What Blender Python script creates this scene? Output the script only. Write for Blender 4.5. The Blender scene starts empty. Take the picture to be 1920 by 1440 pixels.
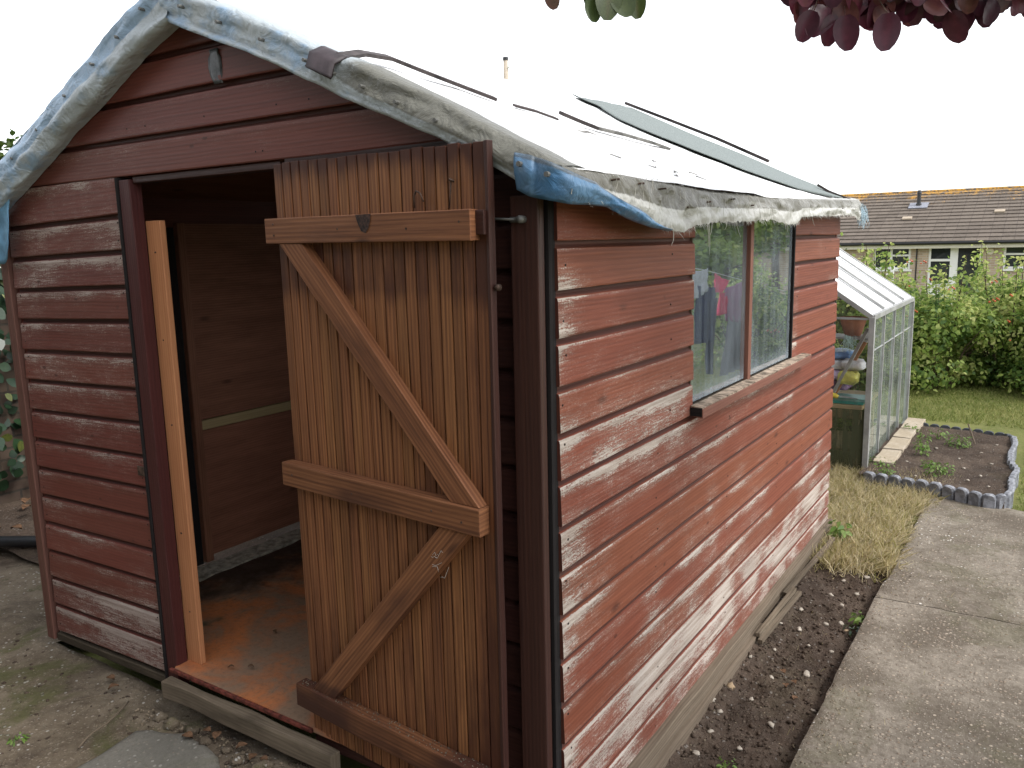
import bpy, math, random
import numpy as np
from mathutils import Vector, Matrix, noise
random.seed(7); rs = np.random.RandomState(11)
sc = bpy.context.scene
COL = sc.collection
R = math.radians

# ------------------------------------------------------------------ mesh builder
class MB:
    def __init__(s):
        s.v=[]; s.f=[]; s.uv=[]; s.w=[]; s.r=[]; s.m=[]
    def vert(s, co, w=0.0, r=0.5):
        s.v.append(tuple(co)); s.w.append(w); s.r.append(r); return len(s.v)-1
    def face(s, ids, uv=None, mi=0):
        s.f.append(tuple(ids)); s.uv.append(uv if uv else [(0,0)]*len(ids)); s.m.append(mi)
    def grid(s, P, U, W=None, r=0.5, flip=False, mi=0):
        # P[i][j] points, U[i][j] uvs
        n=len(P); m=len(P[0]); base=len(s.v)
        for i in range(n):
            for j in range(m):
                s.vert(P[i][j], W[i][j] if W else 0.0, r)
        for i in range(n-1):
            for j in range(m-1):
                q=[(i,j),(i+1,j),(i+1,j+1),(i,j+1)]
                if flip: q=q[::-1]
                s.face([base+a*m+b for a,b in q],[U[a][b] for a,b in q],mi)
    def box(s, O, A, B, C_, w=0.0, r=None, nseg=1, wob=0.0, wf=None, off=None):
        """plank from corner O; A = grain direction (full vector), B and C_ the other edges"""
        O=Vector(O);A=Vector(A);B=Vector(B);C_=Vector(C_)
        if A.cross(B).dot(C_)<0: O=O+C_; C_=-C_
        r=random.random() if r is None else r
        off=(random.random()*20,random.random()*20) if off is None else off
        la,lb,lc=A.length,B.length,C_.length
        rings=[]
        sd=random.random()*50
        for i in range(nseg+1):
            t=i/nseg; ring=[]
            for (b,c) in ((0,0),(1,0),(1,1),(0,1)):
                p=O+A*t+B*b+C_*c
                if wob: p=p+Vector((noise.noise(Vector((t*la*4+sd,b*3,c*3))),noise.noise(Vector((t*la*4+sd,b*3+9,c*3))),noise.noise(Vector((t*la*4+sd,b*3,c*3+9)))))*wob
                ww=wf(p) if wf else w
                ring.append(s.vert(p,ww,r))
            rings.append(ring)
        vv=[0,lb,lb+lc,lb+lc+lb,2*(lb+lc)]
        for i in range(nseg):
            for k in range(4):
                a,b=rings[i],rings[i+1]; k2=(k+1)%4
                u0=off[0]+la*i/nseg; u1=off[0]+la*(i+1)/nseg
                s.face([a[k],a[k2],b[k2],b[k]][::-1],[(u0,off[1]+vv[k]),(u0,off[1]+vv[k+1]),(u1,off[1]+vv[k+1]),(u1,off[1]+vv[k])][::-1])
        e=rings[0]; s.face([e[0],e[1],e[2],e[3]],[(off[0],off[1]+q*.0) if 0 else (off[0]+a,off[1]+b) for a,b in ((0,0),(0,lb),(.02,lb),(.02,0))])
        e=rings[-1]; s.face([e[3],e[2],e[1],e[0]],[(off[0]+a,off[1]+b) for a,b in ((.02,0),(.02,lb),(0,lb),(0,0))])
    def tube(s, pts, rad, n=8, w=0, r=.5, cap=True):
        pts=[Vector(p) for p in pts]
        rr=rad if isinstance(rad,(list,tuple)) else [rad]*len(pts)
        rings=[]; L=0; up=None
        for i,p in enumerate(pts):
            d=(pts[min(i+1,len(pts)-1)]-pts[max(i-1,0)]).normalized()
            if up is None:
                up=Vector((0,0,1)) if abs(d.z)<.9 else Vector((1,0,0))
            a=d.cross(up).normalized(); b=a.cross(d).normalized(); up=b
            rings.append([s.vert(p+(a*math.cos(2*math.pi*k/n)+b*math.sin(2*math.pi*k/n))*rr[i],w,r) for k in range(n)])
        for i in range(len(pts)-1):
            l=(pts[i+1]-pts[i]).length
            for k in range(n):
                k2=(k+1)%n
                s.face([rings[i][k],rings[i+1][k],rings[i+1][k2],rings[i][k2]],[(L,k/n),(L+l,k/n),(L+l,(k+1)/n),(L,(k+1)/n)])
            L+=l
        if cap:
            s.face(rings[0]); s.face(rings[-1][::-1])
    def build(s, name, mat, parent=None, smooth=False, bevel=0, origin=None):
        me=bpy.data.meshes.new(name)
        o=bpy.data.objects.new(name, me)
        org=Vector(origin) if origin is not None else (Vector(parent['_w']) if parent is not None and '_w' in parent else Vector((0,0,0)))
        V=np.array(s.v,dtype=np.float32)-np.array(org,dtype=np.float32)
        me.from_pydata(V.tolist(),[],s.f)
        ul=me.uv_layers.new(name='UVMap')
        flat=np.array([c for f in s.uv for q in f for c in q],dtype=np.float32)
        ul.data.foreach_set('uv',flat)
        for nm,arr in (('w',s.w),('r',s.r)):
            at=me.attributes.new(nm,'FLOAT','POINT'); at.data.foreach_set('value',np.array(arr,dtype=np.float32))
        mats=mat if isinstance(mat,(list,tuple)) else [mat]
        for m_ in mats: me.materials.append(m_)
        me.polygons.foreach_set('material_index',np.array(s.m,dtype=np.int32))
        if smooth: me.polygons.foreach_set('use_smooth',np.ones(len(s.f),dtype=bool))
        me.update()
        COL.objects.link(o)
        if parent is not None:
            o.parent=parent
            if origin is not None and '_w' in parent: o.location=org-Vector(parent['_w'])
        else:
            o.location=org
        o['_w']=tuple(org)
        if bevel:
            b=o.modifiers.new('bevel','BEVEL'); b.width=bevel; b.segments=2; b.limit_method='ANGLE'; b.angle_limit=R(40)
        return o

def tag(o,label=None,cat=None,group=None,kind=None):
    if label: o['label']=label
    if cat: o['category']=cat
    if group: o['group']=group
    if kind: o['kind']=kind
    return o
def empty(name,loc):
    o=bpy.data.objects.new(name,None); COL.objects.link(o); o.location=loc; o['_w']=tuple(loc); o.empty_display_size=.1
    return o

# ------------------------------------------------------------------ node helpers
class NT:
    def __init__(s,name,rough=.7,spec=.3):
        s.mat=bpy.data.materials.new(name); s.mat.use_nodes=True
        s.t=s.mat.node_tree; s.t.nodes.clear()
        s.out=s.n('ShaderNodeOutputMaterial'); s.b=s.n('ShaderNodeBsdfPrincipled')
        s.t.links.new(s.b.outputs[0],s.out.inputs[0])
        s.b.inputs['Roughness'].default_value=rough; s.b.inputs['Specular IOR Level'].default_value=spec
    def n(s,ty,**k):
        nd=s.t.nodes.new(ty)
        for a,b in k.items(): setattr(nd,a,b)
        return nd
    def L(s,a,b): s.t.links.new(a,b)
    def put(s,sock,v):
        if hasattr(v,'is_linked') or isinstance(v,bpy.types.NodeSocket): s.L(v,sock)
        elif isinstance(v,(tuple,list)) and len(v)==3 and sock.type=='RGBA': sock.default_value=(*v,1)
        else: sock.default_value=v
    def attr(s,nm): return s.n('ShaderNodeAttribute',attribute_name=nm).outputs['Fac']
    def uv(s): return s.n('ShaderNodeUVMap',uv_map='UVMap').outputs[0]
    def obj(s): return s.n('ShaderNodeTexCoord').outputs['Object']
    def geo(s): return s.n('ShaderNodeNewGeometry').outputs['Position']
    def map(s,v,sx=1,sy=1,sz=1,loc=(0,0,0)):
        m=s.n('ShaderNodeMapping'); s.L(v,m.inputs[0]); m.inputs['Scale'].default_value=(sx,sy,sz); m.inputs['Location'].default_value=loc
        return m.outputs[0]
    def noise(s,v,scale=5,det=4,rough=.6,dist=0,col=False):
        n=s.n('ShaderNodeTexNoise'); s.L(v,n.inputs['Vector']); n.inputs['Scale'].default_value=scale; n.inputs['Detail'].default_value=det
        n.inputs['Roughness'].default_value=rough; n.inputs['Distortion'].default_value=dist
        return n.outputs[1 if col else 0]
    def vor(s,v,scale=5,feat='F1',out='Distance',rnd=1):
        n=s.n('ShaderNodeTexVoronoi',feature=feat); s.L(v,n.inputs['Vector']); n.inputs['Scale'].default_value=scale; n.inputs['Randomness'].default_value=rnd
        return n.outputs[out]
    def rng(s,v,a,b,c=0,d=1,smooth=True):
        n=s.n('ShaderNodeMapRange'); n.interpolation_type='SMOOTHSTEP' if smooth else 'LINEAR'
        s.put(n.inputs[0],v); 
        for i,x in enumerate((a,b,c,d)): s.put(n.inputs[1+i],x)
        return n.outputs[0]
    def mix(s,f,a,b,bt='MIX'):
        n=s.n('ShaderNodeMix',data_type='RGBA',blend_type=bt); s.put(n.inputs[0],f); s.put(n.inputs[6],a); s.put(n.inputs[7],b)
        return n.outputs[2]
    def m(s,op,a,b=0,c=0):
        n=s.n('ShaderNodeMath',operation=op); s.put(n.inputs[0],a); s.put(n.inputs[1],b); s.put(n.inputs[2],c); return n.outputs[0]
    def bump(s,h,strength=.5,dist=.01,prev=None):
        n=s.n('ShaderNodeBump'); n.inputs['Strength'].default_value=strength; n.inputs['Distance'].default_value=dist
        s.L(h,n.inputs['Height'])
        if prev: s.L(prev,n.inputs['Normal'])
        return n.outputs[0]
    def fin(s,col,nrm=None,rough=None):
        s.put(s.b.inputs['Base Color'],col)
        if nrm is not None: s.L(nrm,s.b.inputs['Normal'])
        if rough is not None: s.put(s.b.inputs['Roughness'],rough)
        return s.mat

def wood(name,dark,light,bare=None,bare2=None,rough=.65,knots=True,spec=.3,peel=1.0,stain=None,rvar=.35,bumpd=.004,streak=55,fleck=False,con=1.0):
    t=NT(name,rough,spec); uv=t.uv(); w=t.attr('w'); r=t.attr('r')
    warp=t.noise(t.map(uv,3,9),1,2,.5)
    add=t.n('ShaderNodeVectorMath',operation='ADD'); t.L(uv,add.inputs[0])
    cmb=t.n('ShaderNodeCombineXYZ'); t.L(t.m('MULTIPLY',warp,.006),cmb.inputs[1]); t.L(cmb.outputs[0],add.inputs[1]); v=add.outputs[0]
    g1=t.noise(t.map(v,2.2,streak),1,5,.65)
    g2=t.noise(t.map(v,6,streak*4),1,4,.7)
    rings=t.n('ShaderNodeTexWave',wave_type='BANDS',bands_direction='Y'); t.L(t.map(v,.10,1),rings.inputs[0]); rings.inputs['Scale'].default_value=26; rings.inputs['Distortion'].default_value=7; rings.inputs['Detail'].default_value=1; rings.inputs['Detail Scale'].default_value=.25
    f=t.m('ADD',t.m('MULTIPLY',g1,.62),t.m('MULTIPLY',rings.outputs[1],.12)); f=t.m('ADD',f,t.m('MULTIPLY',g2,.34))
    col=t.mix(t.rng(f,.5-.25/con,.55+.28/con),dark,light)
    # per-board tint
    hv=t.n('ShaderNodeHueSaturation'); t.L(col,hv.inputs['Color']); t.put(hv.inputs['Value'],t.rng(r,0,1,1-rvar,1+rvar,False)); t.put(hv.inputs['Hue'],t.rng(t.m('FRACT',t.m('MULTIPLY',r,7.3)),0,1,.496,.504,False))
    col=hv.outputs[0]
    kn=None
    if knots:
        kd=t.vor(t.map(uv,3.4,9),1,'F1','Distance',1)
        kc=t.n('ShaderNodeTexVoronoi'); t.L(t.map(uv,3.4,9),kc.inputs[0]); kc.inputs['Scale'].default_value=1
        sel=t.m('GREATER_THAN',t.n('ShaderNodeSeparateColor').outputs[0],.5)
        sep=t.n('ShaderNodeSeparateColor'); t.L(kc.outputs['Color'],sep.inputs[0]); sel=t.m('GREATER_THAN',sep.outputs[0],.45)
        kn=t.m('MULTIPLY',t.rng(t.m('ADD',kd,t.m('MULTIPLY',g2,.08)),.07,.19,1,0),sel)
        col=t.mix(t.m('MULTIPLY',kn,.75),col,tuple(c*.45 for c in dark))
    if stain:
        sf=t.m('ADD',t.noise(t.map(uv,2.5,8),1,4,.6),t.m('MULTIPLY',t.m('SUBTRACT',w,.5),1.1))
        col=t.mix(t.rng(sf,.35,.8),col,stain)
    if bare:
        patch=t.noise(t.map(uv,2.6,8,loc=(4,2,0)),1,6,.66,.5)
        fine=t.noise(t.map(uv,16,190,loc=(1,7,0)),1,5,.78,.3)
        fin2=t.noise(t.map(uv,120,260,loc=(3,3,0)),1,3,.7)
        scr=t.noise(t.map(uv,60,9,loc=(8,3,0)),1,3,.7)
        h=t.m('ADD',t.m('MULTIPLY',patch,.48),t.m('MULTIPLY',fine,.62)); h=t.m('ADD',h,t.m('MULTIPLY',fin2,.42)); h=t.m('ADD',h,t.m('MULTIPLY',scr,.10))
        h=t.m('ADD',h,t.m('MULTIPLY',t.m('SUBTRACT',w,.5),.50*peel))
        pm=t.rng(h,.865,.895)
        wash=t.rng(h,.68,1.0,0,.45)
        bc=t.mix(t.rng(t.m('ADD',g1,t.m('MULTIPLY',fin2,.25)),.40,.80),bare2 or tuple(c*.45 for c in bare),bare)
        bc=t.mix(t.rng(t.noise(t.map(uv,3,14,loc=(9,9,0)),1,4,.6),.5,.7,0,.5),bc,tuple(c*.62 for c in bare))
        col=t.mix(wash,col,bc); col=t.mix(pm,col,bc)
        col=t.mix(t.rng(w,-.05,-.9,0,.8,False),col,(.030,.012,.010))  # negative w paints groove and board-end shade, plus grime, dark into the colour
        lowk=t.vor(t.map(uv,7,16,loc=(3,5,0)),1,'F1','Distance',1)
        col=t.mix(t.m('MULTIPLY',t.rng(lowk,.05,.12,.65,0),t.m('GREATER_THAN',patch,.5)),col,tuple(c*.42 for c in dark))
        rg=t.rng(pm,0,1,rough,.9)
        hh=t.m('SUBTRACT',t.m('MULTIPLY',f,.6),t.m('MULTIPLY',pm,.35))
        nb=t.bump(hh,.55,bumpd)
        return t.fin(col,nb,rg)
    return t.fin(col,t.bump(f,.5,bumpd),t.rng(f,.3,.8,rough+.08,rough-.08))

M={}
M['clad']=wood('red_weathered_cladding',(.122,.033,.019),(.225,.068,.038),(.48,.42,.37),(.22,.165,.13),rough=.6,rvar=.12,spec=.25,fleck=True)
M['clad_front']=wood('red_front_cladding',(.100,.028,.021),(.175,.050,.038),(.42,.35,.31),(.22,.155,.13),rough=.5,rvar=.12,spec=.3,fleck=True)
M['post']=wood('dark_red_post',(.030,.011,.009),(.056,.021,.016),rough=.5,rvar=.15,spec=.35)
M['door']=wood('brown_door_boards',(.075,.028,.014),(.30,.128,.052),stain=(.062,.022,.013),rough=.55,rvar=.22,spec=.25,con=1.15,streak=120,bumpd=.0015)
M['ledge']=wood('brown_door_ledges',(.088,.032,.016),(.28,.118,.055),stain=(.060,.025,.017),rough=.55,rvar=.10,spec=.25,streak=75,con=1.2,bumpd=.002)
M['pine']=wood('bare_pine',(.36,.15,.065),(.52,.25,.115),rough=.6,rvar=.05,streak=40,knots=True)
M['pale']=wood('pale_rail',(.30,.22,.11),(.42,.32,.17),rough=.6,rvar=.05,knots=False)
M['ply']=wood('inside_plywood',(.15,.060,.036),(.29,.125,.076),rough=.6,rvar=.05,streak=16,knots=True)
M['sill']=wood('weathered_sill',(.14,.052,.037),(.22,.092,.064),(.50,.42,.34),(.30,.24,.18),rough=.65,rvar=.1)
M['grey_timber']=wood('grey_timber',(.095,.070,.048),(.20,.158,.115),rough=.9,rvar=.2,knots=False,stain=(.045,.034,.022),streak=90)
M['black_wood']=wood('black_corner_shade',(.010,.008,.008),(.018,.014,.014),rough=.9,knots=False)

def simple(name,col,rough=.6,spec=.3,metal=0,nz=.12,scale=20,bump=.2,bd=.003,alpha=None):
    t=NT(name,rough,spec); t.b.inputs['Metallic'].default_value=metal
    v=t.obj(); f=t.noise(v,scale,5,.65)
    c=t.mix(t.rng(f,.25,.75),tuple(x*(1-nz*1.6) for x in col),tuple(min(1,x*(1+nz)) for x in col))
    return t.fin(c,t.bump(f,bump,bd))

# floor sheet: orange painted board going black and dirty towards the far edge
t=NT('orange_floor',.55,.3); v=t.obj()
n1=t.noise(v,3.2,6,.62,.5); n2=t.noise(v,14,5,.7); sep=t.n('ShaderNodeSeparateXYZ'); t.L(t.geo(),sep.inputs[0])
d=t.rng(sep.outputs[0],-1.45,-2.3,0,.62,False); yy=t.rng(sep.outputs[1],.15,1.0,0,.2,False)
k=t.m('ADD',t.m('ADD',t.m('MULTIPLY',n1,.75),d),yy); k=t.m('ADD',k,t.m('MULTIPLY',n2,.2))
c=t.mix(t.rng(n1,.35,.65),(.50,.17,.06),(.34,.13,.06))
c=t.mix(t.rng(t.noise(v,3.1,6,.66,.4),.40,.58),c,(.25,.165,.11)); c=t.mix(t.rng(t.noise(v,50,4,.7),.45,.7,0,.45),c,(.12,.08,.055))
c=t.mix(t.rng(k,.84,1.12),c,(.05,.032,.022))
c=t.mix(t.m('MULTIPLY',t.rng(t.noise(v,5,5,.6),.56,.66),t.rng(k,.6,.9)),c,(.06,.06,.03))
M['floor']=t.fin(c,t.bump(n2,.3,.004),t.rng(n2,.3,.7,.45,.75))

# tarpaulin: w = dirt, r = blueness
def tarp(name,base,dirt,blue):
    t=NT(name,.42,.35); v=t.obj(); w=t.attr('w'); r=t.attr('r')
    n1=t.noise(v,5,6,.65,.6); n2=t.noise(v,40,4,.7); n3=t.noise(t.map(v,1,1,1,loc=(5,5,5)),9,5,.6)
    c=t.mix(t.rng(t.m('ADD',t.m('MULTIPLY',n3,1.0),t.m('SUBTRACT',r,.5)),.42,.62),base,blue)
    dm=t.m('ADD',t.m('ADD',t.m('MULTIPLY',n1,.85),t.m('MULTIPLY',n2,.15)),t.m('SUBTRACT',w,.5))
    c=t.mix(t.rng(dm,.45,.8),c,dirt); c=t.mix(t.m('MULTIPLY',t.rng(t.noise(t.map(v,1,1,3),70,4,.75),.45,.68,0,.6),t.rng(w,.35,.8,.1,1)),c,tuple(q*.55 for q in dirt))
    wx=t.n('ShaderNodeTexWave',wave_type='BANDS',bands_direction='DIAGONAL'); t.L(v,wx.inputs[0]); wx.inputs['Scale'].default_value=120; wx.inputs['Distortion'].default_value=2
    wr=t.noise(t.map(v,1,1,1),16,4,.6,1.2); cre=t.vor(v,11,'DISTANCE_TO_EDGE')
    hh=t.m('ADD',t.m('MULTIPLY',wr,1.0),t.m('MULTIPLY',t.rng(cre,0,.12),.12))
    b=t.bump(hh,.5,.02); b=t.bump(t.m('ADD',n2,t.m('MULTIPLY',wx.outputs[1],.25)),.3,.0015,b)
    return t.fin(c,b)
M['tarp_top']=tarp('roof_tarp',(.88,.88,.88),(.62,.62,.60),(.80,.84,.88))
M['tarp_front']=tarp('tarp_front_fold',(.42,.47,.50),(.150,.148,.125),(.30,.42,.56))
M['tarp_side']=tarp('tarp_side_drop',(.44,.435,.41),(.12,.113,.088),(.36,.39,.40))
M['tarp_blue']=tarp('blue_tarp',(.10,.20,.33),(.10,.13,.16),(.06,.17,.33))
# woven grey felt
t=NT('mineral_felt',.9,.1); v=t.obj(); n=t.noise(v,260,2,.7); n2=t.noise(v,6,4)
M['felt']=t.fin(t.mix(t.rng(n,.3,.7),(.14,.16,.16),(.25,.28,.272)),t.bump(n,.5,.002))
M['thread']=simple('pale_thread',(.50,.485,.44),.8,.1)
M['batten']=simple('roof_batten',(.062,.050,.050),.6,.3,nz=.5,scale=12)
M['batten2']=simple('grey_roof_batten',(.17,.165,.155),.7,.3,nz=.4,scale=12)
M['bracket']=simple('brown_plate',(.052,.040,.045),.5,.3,nz=.3)
M['duct']=simple('duct_tape',(.075,.082,.09),.38,.5,nz=.6,scale=30,bump=.6)
M['rust']=simple('rusty_steel',(.09,.055,.04),.7,.4,metal=.3,nz=.5,scale=60)
M['nail']=simple('nail_grey',(.16,.16,.15),.5,.5,metal=.4)
M['alu']=simple('aluminium',(.36,.36,.35),.5,.4,metal=.3,nz=.2,scale=8)
M['blackp']=simple('black_plastic',(.012,.013,.016),.4,.5,nz=.2)
M['white']=simple('white_upvc',(.78,.78,.77),.35,.4,nz=.03)
M['dark_void']=simple('dark_room',(.02,.02,.022),.9,.1)

# glass
def glass(name,dirt=.12,dcol=(.45,.47,.44),gl=1.5,streaky=True,tint=(1,1,1),fmul=1.0,fadd=0.0):
    t=NT(name); t.t.nodes.remove(t.b)
    tr=t.n('ShaderNodeBsdfTransparent'); tr.inputs[0].default_value=(*tint,1)
    g=t.n('ShaderNodeBsdfGlossy'); g.inputs['Roughness'].default_value=.015; g.inputs[0].default_value=(.86,.93,1,1)
    df=t.n('ShaderNodeBsdfDiffuse'); df.inputs[0].default_value=(*dcol,1)
    fr=t.n('ShaderNodeFresnel'); fr.inputs[0].default_value=gl
    v=t.obj(); nz=t.noise(t.map(v,30,30,2.2),1,5,.7); n2=t.noise(v,5,4,.6)
    dm=t.m('MULTIPLY',t.rng(t.m('ADD',t.m('MULTIPLY',nz,.6),t.m('MULTIPLY',n2,.4)),.3,.75,.35,2.0),dirt)
    dm=t.m('ADD',dm,t.m('MULTIPLY',t.attr('w'),.55))
    m1=t.n('ShaderNodeMixShader'); t.L(t.m('ADD',t.m('MULTIPLY',fr.outputs[0],fmul),fadd),m1.inputs[0]); t.L(tr.outputs[0],m1.inputs[1]); t.L(g.outputs[0],m1.inputs[2])
    m2=t.n('ShaderNodeMixShader'); t.L(dm,m2.inputs[0]); t.L(m1.outputs[0],m2.inputs[1]); t.L(df.outputs[0],m2.inputs[2])
    t.L(m2.outputs[0],t.out.inputs[0]); return t.mat
M['pane']=glass('dusty_pane',.17,(.34,.39,.43),1.8,fmul=1.5,fadd=.20)
M['gh_glass_clear']=glass('greenhouse_clear_glass',.05,(.50,.56,.48),1.45)
M['gh_glass']=glass('greenhouse_glass',.16,(.50,.56,.48),1.5)
M['gh_glass_moss']=glass('mossy_glass',.75,(.07,.075,.045),1.5)
M['house_glass']=simple('house_glass',(.035,.04,.045),.05,.6,nz=.3,scale=1.5,bump=0)
# polycarbonate roof
M['poly']=simple('white_polycarbonate',(.86,.87,.88),.25,.5,nz=.04)

# ------------------------------------------------------------------ ground materials
def ground_mat(name,cols,scales,aggr=0,moss=0,bumpd=.02,crack=0,dark=(.05,.04,.033),damp=0):
    t=NT(name,.9,.2); v=t.geo()
    n1=t.noise(v,scales[0],6,.62,.3); n2=t.noise(v,scales[1],6,.7); n3=t.noise(t.map(v,1,1,1,loc=(9,3,1)),scales[0]*.7,5,.6)
    c=t.mix(t.rng(n1,.35,.65),cols[0],cols[1]); c=t.mix(t.rng(n2,.4,.72,0,.6),c,cols[2])
    h=t.m('ADD',t.m('MULTIPLY',n1,.5),n2)
    if aggr:
        vd=t.n('ShaderNodeTexVoronoi'); t.L(v,vd.inputs[0]); vd.inputs['Scale'].default_value=62
        sp=t.n('ShaderNodeSeparateColor'); t.L(vd.outputs['Color'],sp.inputs[0])
        thr=t.m('MULTIPLY',t.m('GREATER_THAN',t.m('ADD',sp.outputs[0],t.m('MULTIPLY',t.m('SUBTRACT',n3,.5),.9)),.62),t.rng(vd.outputs['Distance'],.26,.42,1,0))
        st=t.mix(sp.outputs[1],(.40,.34,.27),(.20,.15,.11)); st=t.mix(t.m('GREATER_THAN',sp.outputs[2],.8),st,(.66,.63,.58))
        c=t.mix(t.m('MULTIPLY',thr,aggr),c,st)
        vd2=t.n('ShaderNodeTexVoronoi'); t.L(v,vd2.inputs[0]); vd2.inputs['Scale'].default_value=150
        sp2=t.n('ShaderNodeSeparateColor'); t.L(vd2.outputs['Color'],sp2.inputs[0])
        th2=t.m('MULTIPLY',t.m('GREATER_THAN',sp2.outputs[0],.5),t.rng(vd2.outputs['Distance'],.2,.45,1,0))
        c=t.mix(t.m('MULTIPLY',th2,aggr*.7),c,t.mix(sp2.outputs[1],(.46,.42,.35),(.09,.075,.06)))
        h=t.m('ADD',h,t.m('MULTIPLY',thr,.35))
    if damp:
        c=t.mix(t.rng(t.noise(t.map(v,1,1,1,loc=(2,8,0)),scales[0]*.55,6,.68,.4),.5,.66,0,damp),c,dark)
    if moss:
        mm=t.rng(t.noise(t.map(v,1,1,1,loc=(7,1,0)),scales[0]*.8,6,.7,.5),.52,.64)
        c=t.mix(t.m('MULTIPLY',mm,moss),c,t.mix(t.noise(v,70,3),(.035,.038,.012),(.10,.105,.035)))
    b=t.bump(h,.8,bumpd)
    return t.fin(c,b)
M['path']=ground_mat('aggregate_concrete',[(.132,.109,.084),(.275,.24,.195),(.090,.071,.052)],(2.6,38),1.0,.28,.014,dark=(.10,.08,.06),damp=.65)
M['front']=ground_mat('old_mossy_concrete',[(.120,.094,.066),(.20,.162,.118),(.068,.048,.032)],(2.4,26),.5,.75,.02,damp=.9,dark=(.055,.040,.030))
M['patch']=ground_mat('smooth_cement_patch',[(.135,.127,.11),(.18,.168,.145),(.10,.092,.078)],(3,60),.2,.25,.006,damp=.4,dark=(.10,.09,.078))
M['soil']=ground_mat('dark_garden_soil',[(.062,.043,.032),(.115,.083,.062),(.040,.028,.021)],(2.5,45),.22,.10,.03,damp=.5,dark=(.04,.03,.024))
M['lawn']=ground_mat('lawn_earth',[(.11,.13,.035),(.17,.18,.055),(.20,.17,.08)],(1.2,30),0,0,.02)
M['stone']=simple('pale_stones',(.38,.335,.28),.8,.2,nz=.25,scale=30)
M['grit']=simple('brown_grit',(.20,.16,.115),.9,.1,nz=.5,scale=60)
M['stone_tan']=simple('tan_stones',(.34,.25,.16),.8,.2,nz=.3,scale=30)
M['stone_dark']=simple('brown_clods',(.075,.055,.042),.95,.1,nz=.4,scale=40)
M['slab']=ground_mat('paving_brick',[(.36,.30,.22),(.44,.38,.30),(.25,.2,.15)],(6,40),0,0,.004)

def foliage(name,cols,trans=.35,rough=.5,spec=.3):
    t=NT(name,rough,spec); r=t.attr('r')
    cr=t.n('ShaderNodeValToRGB'); t.L(r,cr.inputs[0]); el=cr.color_ramp.elements
    while len(el)<len(cols): el.new(.5)
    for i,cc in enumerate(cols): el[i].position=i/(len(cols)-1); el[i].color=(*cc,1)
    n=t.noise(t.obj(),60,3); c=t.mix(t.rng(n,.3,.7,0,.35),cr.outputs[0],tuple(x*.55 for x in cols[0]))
    t.put(t.b.inputs['Base Color'],c)
    tr=t.n('ShaderNodeBsdfTranslucent'); t.L(c,tr.inputs[0])
    ms=t.n('ShaderNodeMixShader'); ms.inputs[0].default_value=trans
    t.L(t.b.outputs[0],ms.inputs[1]); t.L(tr.outputs[0],ms.inputs[2]); t.L(ms.outputs[0],t.out.inputs[0]); return t.mat
M['rose']=foliage('rose_leaves',[(.08,.15,.035),(.21,.31,.07),(.38,.48,.12),(.60,.62,.24)],.55)
M['ivy']=foliage('ivy_leaves',[(.012,.03,.014),(.02,.05,.022),(.035,.075,.03),(.12,.14,.03)],.2,.35,.5)
M['tree']=foliage('tree_leaves',[(.05,.09,.02),(.09,.14,.03),(.14,.19,.04)],.35)
M['purple']=foliage('purple_leaves',[(.045,.012,.022),(.08,.02,.036),(.15,.03,.05),(.12,.05,.03)],.3,.35,.5)
M['greenpurple']=foliage('bronze_green_leaves',[(.03,.055,.015),(.06,.08,.02),(.12,.04,.035)],.2,.35,.5)
M['grass_g']=foliage('green_grass',[(.14,.19,.045),(.22,.27,.07),(.34,.35,.12),(.50,.45,.20)],.45,.6)
M['grass_d']=foliage('dry_grass',[(.36,.34,.12),(.60,.50,.27),(.74,.62,.40),(.82,.73,.52)],.5,.6)
M['weed']=foliage('weed_leaves',[(.09,.17,.035),(.15,.25,.05),(.22,.30,.08)],.35)
M['bark']=simple('bark',(.11,.08,.06),.9,.1,nz=.4,scale=30,bump=.8,bd=.01)
M['hip']=simple('red_rose_hip',(.55,.10,.035),.35,.4,nz=.2)
M['dead']=simple('dead_leaf',(.15,.085,.05),.8,.1,nz=.5,scale=30)

# ------------------------------------------------------------------ setting: ground
def hgt(x,y):
    z=-.15
    if y>9: z-=min((y-9)/15,1)*.8
    if x<-2.7: z+= -.0
    return z
def nz(x,y,s,seed=0.0): return noise.fractal(Vector((x*s+seed,y*s-seed,seed)),1.0,2.0,5)

mb=MB(); xs=[-60,-40,-25,-15,-10,-7,-5,-3.5,-2,-1,0,1,2,3,5,8,12,20,40,60]; ys=[-40,-20,-8,-4,-2,0,2,4,6,8,9,10,12,14,16,18,20,22,24,30,40,60,120,300]
mb.grid([[(x*3 if abs(x)>30 else x,y,hgt(x,y)-.12) for y in ys] for x in xs],[[(x,y) for y in ys] for x in xs])
g=mb.build('ground',M['lawn'],smooth=True); tag(g,'wide lawn ground running back to the bungalow','ground',kind='structure')

def sheet(name,x0,x1,y0,y1,step,zf,mat,wf=None,label=None,cat='ground',mask=None,kind='structure'):
    nx=max(2,int((x1-x0)/step)+1); ny=max(2,int((y1-y0)/step)+1)
    X=[x0+(x1-x0)*i/(nx-1) for i in range(nx)]; Y=[y0+(y1-y0)*j/(ny-1) for j in range(ny)]
    mb=MB(); mb.grid([[(x,y,zf(x,y)) for y in Y] for x in X],[[(x,y) for y in Y] for x in X])
    if mask:
        keep=[k for k,f in enumerate(mb.f) if mask(*(np.mean([mb.v[i] for i in f],axis=0)[:2]))]
        mb.f=[mb.f[k] for k in keep]; mb.uv=[mb.uv[k] for k in keep]; mb.m=[0]*len(keep)
    o=mb.build(name,mat,smooth=True); tag(o,label,cat,kind=kind); return o

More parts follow.
